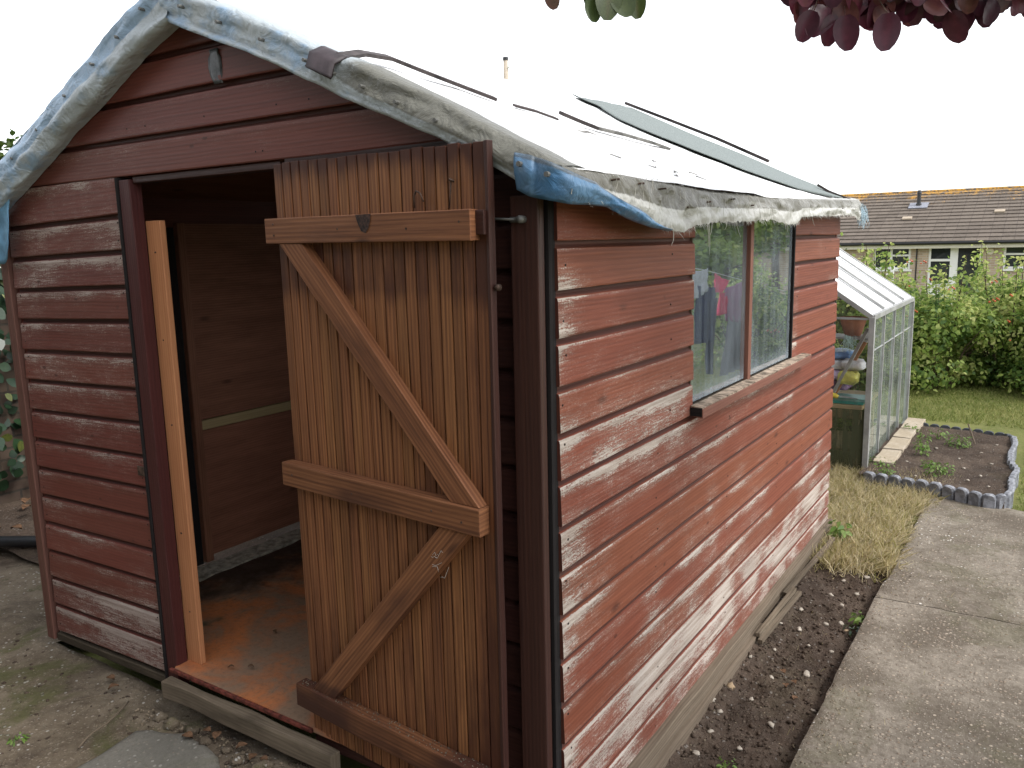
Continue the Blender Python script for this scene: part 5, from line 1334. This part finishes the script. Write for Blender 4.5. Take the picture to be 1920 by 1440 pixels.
# explicit leaves that show in the picture: (px,py of tip, length px)
def pxp(x,y,d): 
    v=CF+CR*((x-960)/1536.86)-CU*((y-720)/1536.86); return CAM+v*d
vis=[(1490,30,1.95,62,.7,-.3),(1478,45,1.95,40,.8,-.5),(1515,78,1.93,70,.35,-.55),(1500,72,1.9,55,.3,-.5),(1560,82,1.9,52,.35,.0),(1588,94,1.88,62,.3,.05),(1630,70,1.93,58,.6,.25),(1664,94,1.85,66,.35,.0),(1662,30,1.95,45,.95,.3),(1700,52,2.0,50,.4,.0),(1540,50,1.98,60,.85,-.4),(1597,60,1.9,60,.9,.35),(1740,52,2.0,55,.3,.1),(1770,50,2.05,50,.45,-.1),(1800,48,2.1,50,.3,.0),(1814,64,2.0,60,.3,.0),(1846,52,2.0,60,.25,.1),(1880,20,2.0,60,.3,-.2),(1912,48,1.95,60,.2,.05),(1610,20,1.95,60,.2,-.3),(1560,20,1.95,60,.4,-.5),(1720,30,2.0,70,.15,.0),(1780,25,2.0,70,.2,.1),(1830,30,1.95,70,.2,-.1),(1680,20,2.0,60,.3,.2),(1640,25,2.0,60,.25,-.2)]
for (tx,ty,d,l,rv,sl) in vis:
    tip=pxp(tx,ty,d); e=(-CU*1.0+CR*sl).normalized(); L_=l/1536.86*d*1.05; st=tip-e*L_
    add(st,-CF*1.0+CR*r.normal(0,.35)+CU*r.normal(0,.3),L_,rv,e)
for k in range(700):
    q=r.uniform(0,1); px=1475+q*520; top=-10-260*r.uniform(0,1)**1.2; 
    lim=[(1475,5),(1560,30),(1650,45),(1750,38),(1850,30),(2000,15)]; ym=np.interp(px,[a for a,b in lim],[b for a,b in lim])
    py=ym-260*r.uniform(0,1)**1.3; tip=pxp(px,py,r.uniform(1.85,2.3)); e=(-CU+CR*r.normal(0,.5)+CF*r.normal(0,.5)).normalized(); L_=r.uniform(.055,.08)
    add(tip-e*L_,-CF+CR*r.normal(0,.5)+CU*r.normal(0,.5),L_,r.uniform(0,1),e)
for c_,s_ in ((Vector((1.5,.1,2.75)),.55),(Vector((2.1,.7,2.8)),.6),(Vector((2.6,0,2.8)),.6),(Vector((1.25,1.0,2.7)),.45),(Vector((2.9,1.0,2.4)),.5)):
    for k in range(450):
        d=r.normal(size=3); d/=np.linalg.norm(d); p=c_+Vector(d*s_*r.uniform(.4,1)); add(p,Vector(d+np.array([0,0,.4])),r.uniform(.05,.08),r.uniform(0,1),Vector(r.normal(size=3)))
tw=MB()
for k_,(p_,e_) in enumerate(list(zip(P,E_))[:len(vis)]):
    q_=pxp(1500+k_*16,-30-8*(k_%3),1.98); tw.tube([tuple(q_),tuple(Vector(q_).lerp(Vector(p_),.6)+CU*.01),tuple(p_)],.0011,5,cap=False)
tw.tube([tuple(pxp(1460,-38,1.98)),tuple(pxp(1600,-42,1.99)),tuple(pxp(1760,-36,2.0)),tuple(pxp(1960,-60,2.02))],[.002,.003,.0045,.006],7)
tw.build('twig',M['bark'],sb)
spine_leaves('foliage',P,N,S,RV,E_,M['purple'],sb,.72)
P=[];N=[];S=[];RV=[];E_=[]
for (tx,ty,d,l,rv,sl) in [(1040,19,1.85,40,.9,.2),(1112,41,1.85,46,.2,.0),(1140,42,1.85,66,.45,-.02),(1176,41,1.85,62,.35,.25),(1198,32,1.88,50,.45,.2),(1104,18,1.9,40,.25,-.25),(1125,15,1.9,40,.15,0),(1160,12,1.9,40,.3,.1)]:
    tip=pxp(tx,ty,d); e=(-CU*1.0+CR*sl).normalized(); L_=l/1536.86*d*1.1; add(tip-e*L_,-CF+CR*r.normal(0,.35)+CU*r.normal(0,.25),L_,rv,e)
for k in range(60):
    tip=pxp(1120+r.normal(0,45),-40-abs(r.normal(0,60)),r.uniform(1.8,2.0)); e=(-CU+CR*r.normal(0,.5)).normalized(); L_=.06; add(tip-e*L_,-CF+CR*r.normal(0,.5)+CU*r.normal(0,.5),L_,r.uniform(0,1),e)
spine_leaves('foliage',P,N,S,RV,E_,M['greenpurple'],sb,.70)['label']='bronze green leaf spray left of the purple leaves'

# ------------------------------------------------------------------ utility pole beyond
po=empty('utility_pole',(-13.6,20,-1)); tag(po,'thin wooden pole tip showing above the shed roof','pole')
ptop=CAM+(CF+CR*((948-960)/1536.86)-CU*((113-720)/1536.86))*26
mb=MB(); mb.tube([(ptop.x,ptop.y,-1),(ptop.x,ptop.y,ptop.z)],[.12,.075],10); po.location=(ptop.x,ptop.y,-1); po['_w']=(ptop.x,ptop.y,-1.)
mb.build('pole_shaft',simple('pole_wood',(.42,.36,.29),.8),po,smooth=True)
mb=MB(); mb.tube([(ptop.x,ptop.y,ptop.z-.25),(ptop.x+.16,ptop.y,ptop.z-.20)],.03,7); mb.build('insulator',M['white'],po,smooth=True)
mb=MB(); mb.tube([(ptop.x,ptop.y,ptop.z),(ptop.x,ptop.y,ptop.z+.09)],.09,8); mb.build('pole_cap',M['blackp'],po)

# ------------------------------------------------------------------ bungalow
HY=28.0; HB=-1.0
hs=empty('bungalow',(-3,HY+4,HB)); tag(hs,'pale brick bungalow with lichen spotted tiled roof behind the garden','house')
t=NT('buff_brick',.85,.2); v=t.obj(); br=t.n('ShaderNodeTexBrick'); sp=t.n('ShaderNodeSeparateXYZ'); t.L(v,sp.inputs[0]); mp=t.n('ShaderNodeCombineXYZ'); t.L(sp.outputs[0],mp.inputs[0]); t.L(sp.outputs[2],mp.inputs[1]); t.L(mp.outputs[0],br.inputs[0])
br.inputs['Scale'].default_value=1; br.inputs['Brick Width'].default_value=.225; br.inputs['Row Height'].default_value=.075; br.inputs['Mortar Size'].default_value=.010
br.inputs['Color1'].default_value=(.47,.36,.27,1); br.inputs['Color2'].default_value=(.34,.255,.19,1); br.inputs['Mortar'].default_value=(.46,.41,.35,1)
M['buff']=t.fin(br.outputs[0])
opens=[(-4.15,-3.02,.35,1.10,'w'),(-2.50,-1.0,-1.0,1.10,'d'),(-.43,1.0,.36,1.10,'w'),(3.2,4.6,.36,1.10,'w'),(-7.6,-6.2,.36,1.10,'w')]
mb=MB(); xsb=sorted({-11,9,*[o_[0] for o_ in opens],*[o_[1] for o_ in opens]})
for i in range(len(xsb)-1):
    a,b=xsb[i],xsb[i+1]; op=[o_ for o_ in opens if o_[0]==a and o_[1]==b]
    segz=[(HB,1.16)] if not op else [(HB,op[0][2]),(op[0][3],1.16)]
    for z0_,z1_ in segz:
        if z1_-z0_>.01: mb.box((a,HY,z0_),(b-a,0,0),(0,.2,0),(0,0,z1_-z0_))
mb.box((-11,HY+8.6,HB),(20,0,0),(0,.2,0),(0,0,2.16)); mb.box((-11,HY+.2,HB),(0,8.4,0),(.2,0,0),(0,0,2.16)); mb.box((8.8,HY+.2,HB),(0,8.4,0),(.2,0,0),(0,0,2.16))
mb.build('wall',M['buff'],hs)
mb=MB(); mb.box((-10.8,HY+.6,HB),(19.6,0,0),(0,.05,0),(0,0,2.1)); mb.build('room_backdrop',M['dark_void'],hs)
for (a,b,z0_,z1_,k_) in opens:
    fr=MB(); f_=.07
    y_=HY+.03
    fr.box((a,y_,z0_),(0,0,z1_-z0_),(f_,0,0),(0,.06,0)); fr.box((b-f_,y_,z0_),(0,0,z1_-z0_),(f_,0,0),(0,.06,0)); fr.box((a+f_,y_,z1_-f_),(b-a-2*f_,0,0),(0,0,f_),(0,.06,0)); fr.box((a+f_,y_,z0_),(b-a-2*f_,0,0),(0,0,f_),(0,.06,0))
    if k_=='w':
        fr.box(((a+b)/2-.04 if b>0 else b-.62,y_,z0_+f_),(0,0,z1_-z0_-2*f_),(.07,0,0),(0,.06,0)); fr.box((b-.55 if b<0 else a+f_,y_,z0_+.42),((b-f_)-(b-.55) if b<0 else (b-a)/2-.11,0,0),(0,0,.06),(0,.05,0))
    else:
        m0=a+.62; fr.box((m0,y_-.003,z0_+f_),(0,0,z1_-z0_-2*f_),(.22,0,0),(0,.062,0)); fr.box((a+f_,y_+.002,z1_-.50),(m0-a-f_,0,0),(0,0,.08),(0,.05,0)); fr.box((a+f_,y_+.002,z0_+f_),(m0-a-f_,0,0),(0,0,.85),(0,.05,0)); fr.box((m0+.22,y_+.002,z0_+f_),(b-f_-m0-.22,0,0),(0,0,.25),(0,.05,0))
    w_=fr.build('window' if k_=='w' else 'patio_door',M['white'],hs,bevel=.006)
    g_=MB(); g_.box((a+.02,y_+.035,z0_+.02),(b-a-.04,0,0),(0,.008,0),(0,0,z1_-z0_-.04)); gl=g_.build('glass',M['house_glass'],w_,origin=(0,0,0)); gl.location=(0,0,0)
    # keep world position: window mesh origin is parent's _w
    gl.location=-Vector(w_['_w'])
    if k_=='w':
        s_=MB(); s_.box((a-.06,HY-.06,z0_-.06),(b-a+.12,0,0),(0,.12,0),(0,0,.058)); s_.build('sill',M['white'],hs,bevel=.004)
mb=MB(); mb.tube([(-.78,HY-.002,.90),(-.78,HY-.07,.90)],.10,20); mb.build('wall_vent',simple('cream_vent',(.62,.57,.45),.6),hs)
mb=MB(); mb.tube([(-2.84,HY-.03,-1),(-2.84,HY-.03,1.12)],.02,7); mb.build('downpipe',M['blackp'],hs)
mb=MB(); mb.box((-11.3,HY-.32,1.02),(20.6,0,0),(0,.03,0),(0,0,.13)); mb.build('fascia_board',simple('cream_fascia',(.60,.57,.48),.5,nz=.05),hs)
mb=MB(); mb.box((-11.3,HY-.29,1.10),(20.6,0,0),(0,.29,0),(0,0,.02)); mb.build('soffit',M['white'],hs)
mb=MB(); mb.tube([(-11.3,HY-.39,1.19),(9.3,HY-.39,1.19)],.055,10); mb.build('gutter',M['blackp'],hs,smooth=True)
# tiled roof: courses as real steps
t=NT('concrete_tiles',.85,.2); v=t.obj(); sp=t.n('ShaderNodeSeparateXYZ'); t.L(t.geo(),sp.inputs[0])
ti_=t.n('ShaderNodeTexBrick'); uvn=t.uv(); t.L(uvn,ti_.inputs[0]); ti_.inputs['Scale'].default_value=1; ti_.inputs['Brick Width'].default_value=.33; ti_.inputs['Row Height'].default_value=.35; ti_.inputs['Mortar Size'].default_value=.006
ti_.inputs['Color1'].default_value=(.112,.092,.074,1); ti_.inputs['Color2'].default_value=(.155,.128,.104,1); ti_.inputs['Mortar'].default_value=(.05,.04,.035,1)
n1=t.noise(v,2.0,6,.7); n2=t.noise(v,14,5,.7)
lich=t.m('ADD',t.m('MULTIPLY',n1,.5),t.m('MULTIPLY',n2,.5)); lich=t.m('ADD',lich,t.rng(sp.outputs[2],1.95,3.0,-.16,.13,False))
c=t.mix(t.rng(n2,.4,.7,0,.5),ti_.outputs[0],(.19,.16,.14)); c=t.mix(t.rng(lich,.58,.68),c,(.50,.27,.05))
M['tiles']=t.fin(c,t.bump(n2,.3,.02))
mb=MB(); NC=15; RY0,RZ0,RY1,RZ1=HY-.42,1.22,32.5,2.99
sl=math.hypot(RY1-RY0,RZ1-RZ0); dy=(RY1-RY0)/NC; dz=(RZ1-RZ0)/NC
for k in range(NC):
    y_=RY0+dy*k; z_=RZ0+dz*k; nn_=60; row0=[];row1=[];row2=[]
    for i in range(nn_+1):
        x=-11.5+21*i/nn_; j=.004*noise.noise(Vector((x*3,k,0)))
        row0.append((x,y_+j,z_-.0)); row1.append((x,y_+j,z_+.035+j)); row2.append((x,y_+dy+.05,z_+dz+.012))
    mb.grid([row0,row1,row2],[[(p[0]+(k%2)*.16,k*.35+q) for p in row0] for q in (.0,.01,.34)],flip=True)
mb.grid([[(-11.5,RY1,RZ1),(9.5,RY1,RZ1)],[(-11.5,RY1+5,RZ0),(9.5,RY1+5,RZ0)]],[[(0,0),(21,0)],[(0,5),(21,5)]],flip=True)
rf_=mb.build('roof',M['tiles'],hs)
mb=MB()
for k in range(46):
    x=-11.5+.457*k; mb.tube([(x,RY1,RZ1-.01),(x+.45,RY1,RZ1-.01)],.075,10)
rd=mb.build('ridge_tiles',M['tiles'],rf_,origin=(0,0,0)); rd.location=-Vector(rf_['_w'])
def onh(x,y_,h=0): return (x,y_,RZ0+(y_-RY0)*(RZ1-RZ0)/(RY1-RY0)+h)
def roofpart(mb,name,mat):
    o=mb.build(name,mat,rf_,origin=(0,0,0)); o.location=-Vector(rf_['_w']); return o
fx,fy=-3.25,30.9; b0=Vector(onh(fx,fy,.0))
mb=MB(); mb.tube([b0,b0+Vector((0,0,.12)),b0+Vector((0,0,.14)),b0+Vector((0,0,.46)),b0+Vector((0,0,.47)),b0+Vector((0,0,.58))],[.10,.09,.065,.065,.085,.05],10); roofpart(mb,'flue_pipe',M['blackp'])
mb=MB(); mb.box(b0+Vector((-.30,-.25,-.06)),(.6,0,0),(0,.5,.19),(0,-.02,.03)); roofpart(mb,'flashing',simple('lead_flashing',(.25,.26,.30),.5))
for (x,y_) in ((-3.42,29.55),(-.72,29.95)):
    p=Vector(onh(x,y_,.04)); mb=MB(); mb.box(p-Vector((.15,0,0)),(.30,0,0),(0,.18,.07),(0,-.01,.04)); roofpart(mb,'roof_vent',simple('tan_vent',(.40,.33,.25),.6))
# low fence hoops before the bungalow
fe=empty('hooped_fence',(0,20,-.8)); tag(fe,'low hooped wire fence beyond the rose bushes','fence')
mb=MB()
for k in range(22):
    x=-4+k*.33; pts=[(x+.14*math.cos(a),22,.02+.10*math.sin(a)) for a in np.linspace(math.pi,0,9)]; mb.tube([(x-.14,22,-.75)]+pts+[(x+.14,22,-.75)],.008,5)
mb.build('fence_panel',M['grey_timber'],fe)
# aerial-ish rotary arm seen before the brick wall
mb=MB(); mb.tube([(-3.1,24,.35),(-2.45,24,.75)],.02,6); mb.tube([(-2.95,24,-.9),(-2.9,24,.62)],.025,6); o=mb.build('rotary_dryer',M['white']); tag(o,'thin pole and arm standing before the bungalow brickwork','clothes dryer')

# ------------------------------------------------------------------ right side garden, seen mirrored in the shed window
for i,(x,y,h,cr) in enumerate(((5.0,13.5,3.2,(1.3,1.5,1.3)),(5.8,16.5,3.8,(1.6,1.6,1.6)),(7.2,19.5,4.2,(2.0,2.0,1.9)),(3.9,11.6,1.9,(1.0,1.0,1.0)),(5.2,20.5,3.5,(1.6,1.6,1.6)))):
    tree(x,y,h,cr,3500,'dense green garden tree outside the right frame, mirrored in the window',60+i,'rose',leaf=.13,group='garden trees mirrored in the shed window')
def refl(px,py,t_):
    d=CF+CR*((px-960)/1536.86)-CU*((py-720)/1536.86); h=CAM+d*((-.008-CAM.x)/d.x); k=h-CAM; k.x*=-1; return h+k*t_
TT=2.3
def cloth(name,label,quad,col,seed,folds=3,amp=.02):
    # quad TL TR BR BL in window pixels
    A,B,C_,D_=[refl(*q,TT) for q in quad]; mb=MB(); n_,m__=16,16; P=[]
    for i in range(n_+1):
        u=i/n_; row=[]
        for j in range(m__+1):
            v_=j/m__; p=A.lerp(B,u).lerp(D_.lerp(C_,u),v_); nrm=Vector((.95,-.3,0)); p=p+nrm*(amp*math.sin(u*folds*6.28+seed)*(.4+v_)+.02*noise.noise(Vector((u*3,v_*3,seed)))); p.z-=.012*math.sin(u*math.pi)*(1-v_); row.append(p)
        P.append(row)
    mb.grid(P,[[(0,0)]*(m__+1)]*(n_+1)); o=mb.build(name,simple('cloth_'+name+str(seed),col,.9,.1,nz=.1),smooth=True); so=o.modifiers.new('s','SOLIDIFY'); so.thickness=.004; tag(o,label,'clothing')
cloth('washing_shirt','white shirt on the washing line, mirrored in the left pane',[(1300,508),(1328,503),(1326,545),(1300,562)],(.62,.63,.66),1)
cloth('washing_trousers','navy trousers on the washing line with a hanger',[(1306,535),(1346,538),(1336,640),(1306,645)],(.02,.03,.09),2)
cloth('washing_trousers','long darker navy trouser leg beside the navy trousers',[(1322,560),(1346,558),(1334,702),(1326,700)],(.018,.025,.06),3)
cloth('drying_shirt','bright pink top on the washing line',[(1340,512),(1368,526),(1352,548),(1338,548)],(.75,.06,.14),4)
cloth('drying_shirt','small pink red garment under the bright pink top',[(1350,548),(1364,546),(1358,588),(1346,592)],(.65,.05,.12),5)
cloth('drying_shirt','mauve top on the washing line right of the pink one',[(1356,540),(1392,528),(1391,606),(1364,602)],(.30,.13,.24),6)
cloth('washing_dress','long grey dress below the mauve top',[(1368,590),(1391,592),(1390,690),(1352,706)],(.20,.19,.22),7)
mb=MB(); pts=[refl(x,y,TT) for x,y in ((1285,500),(1328,508),(1392,525),(1480,548))]; mb.tube(pts,.004,5,cap=False); o=mb.build('washing_line',M['white']); tag(o,'washing line strung across the garden right of the lawn','washing line')
for nm,(x,y) in (('a',(1276,497)),('b',(1490,550))):
    p=refl(x,y,TT); mb=MB(); mb.tube([(p.x,p.y,-.2),(p.x,p.y,p.z+.05)],.025,8); o=mb.build('line_post',M['grey_timber']); tag(o,'near post of the washing line' if nm=='a' else 'far post of the washing line','post')

# added unseen house behind the photographer: keeps the sky off the shed front
own=empty('sky_block_house',(-1.5,-6.2,-.15)); tag(own,'unseen brick house added behind the photographer to block sky light','house')
mb=MB(); mb.box((-8,-10,-.2),(13,0,0),(0,3.9,0),(0,0,5.2)); mb.build('wall',M['gwall'],own)  # wall of the added unseen house
mb=MB(); mb.box((-8.3,-10.3,5.0),(13.6,0,0),(0,2.4,1.7),(0,0,.12)); mb.box((-8.3,-7.9,6.7),(13.6,0,0),(0,2.3,-1.7),(0,0,.12)); mb.build('roof',M['tiles'],own)  # roof of the added unseen house
for x_ in (-6,-3.2,.4,3.0):
    for z_ in (.9,3.3):
        if x_==.4 and z_<1: continue
        mb=MB(); mb.box((x_,-6.12,z_),(1.3,0,0),(0,.05,0),(0,0,1.15)); f_=mb.build('window',M['white'],own)  # window of the added unseen house
        mb=MB(); mb.box((x_+.07,-6.08,z_+.07),(1.16,0,0),(0,.02,0),(0,0,1.01)); g_=mb.build('glass',M['house_glass'],f_,origin=(0,0,0)); g_.location=-Vector(f_['_w'])
mb=MB(); mb.box((.45,-6.12,-.15),(.95,0,0),(0,.06,0),(0,0,2.1)); mb.build('door',M['white'],own)  # door of the added unseen house
# ------------------------------------------------------------------ camera, light, world
cam=bpy.data.cameras.new('camera'); co=bpy.data.objects.new('camera',cam); COL.objects.link(co)
mt=Matrix(((CR.x,CU.x,-CF.x,CAM.x),(CR.y,CU.y,-CF.y,CAM.y),(CR.z,CU.z,-CF.z,CAM.z),(0,0,0,1))); co.matrix_world=mt
cam.sensor_width=36; cam.sensor_fit='HORIZONTAL'; cam.lens=1536.86/1920*36; cam.clip_start=.05; cam.clip_end=1000
sc.camera=co
w=bpy.data.worlds.new('World'); sc.world=w; w.use_nodes=True; nt=w.node_tree; nt.nodes.clear()
sky=nt.nodes.new('ShaderNodeTexSky'); sky.sky_type='NISHITA'; sky.sun_disc=False; SE,SR=R(52),R(86)
sky.sun_elevation=SE; sky.sun_rotation=SR; sky.air_density=1.0; sky.dust_density=1.2; sky.ozone_density=1
hs_=nt.nodes.new('ShaderNodeHueSaturation'); hs_.inputs['Saturation'].default_value=.15; hs_.inputs['Value'].default_value=1.35
bg=nt.nodes.new('ShaderNodeBackground'); bg.inputs[1].default_value=.15; ou=nt.nodes.new('ShaderNodeOutputWorld')
nt.links.new(sky.outputs[0],hs_.inputs['Color']); nt.links.new(hs_.outputs[0],bg.inputs[0]); nt.links.new(bg.outputs[0],ou.inputs[0])
sun=bpy.data.lights.new('sun','SUN'); sun.energy=1.2; sun.angle=R(14); sun.color=(1,.96,.9); so_=bpy.data.objects.new('sun',sun); COL.objects.link(so_)
dirv=Vector((math.sin(SR)*math.cos(SE),math.cos(SR)*math.cos(SE),math.sin(SE)))
so_.rotation_euler=dirv.to_track_quat('Z','Y').to_euler()
sc.view_settings.view_transform='Standard'; sc.view_settings.look='None'; sc.view_settings.exposure=1.0; sc.view_settings.gamma=1
sc.render.engine='CYCLES'; sc.cycles.use_denoising=True; sc.cycles.max_bounces=8; sc.cycles.transparent_max_bounces=16
for o in bpy.data.objects:
    if '_w' in o: del o['_w']
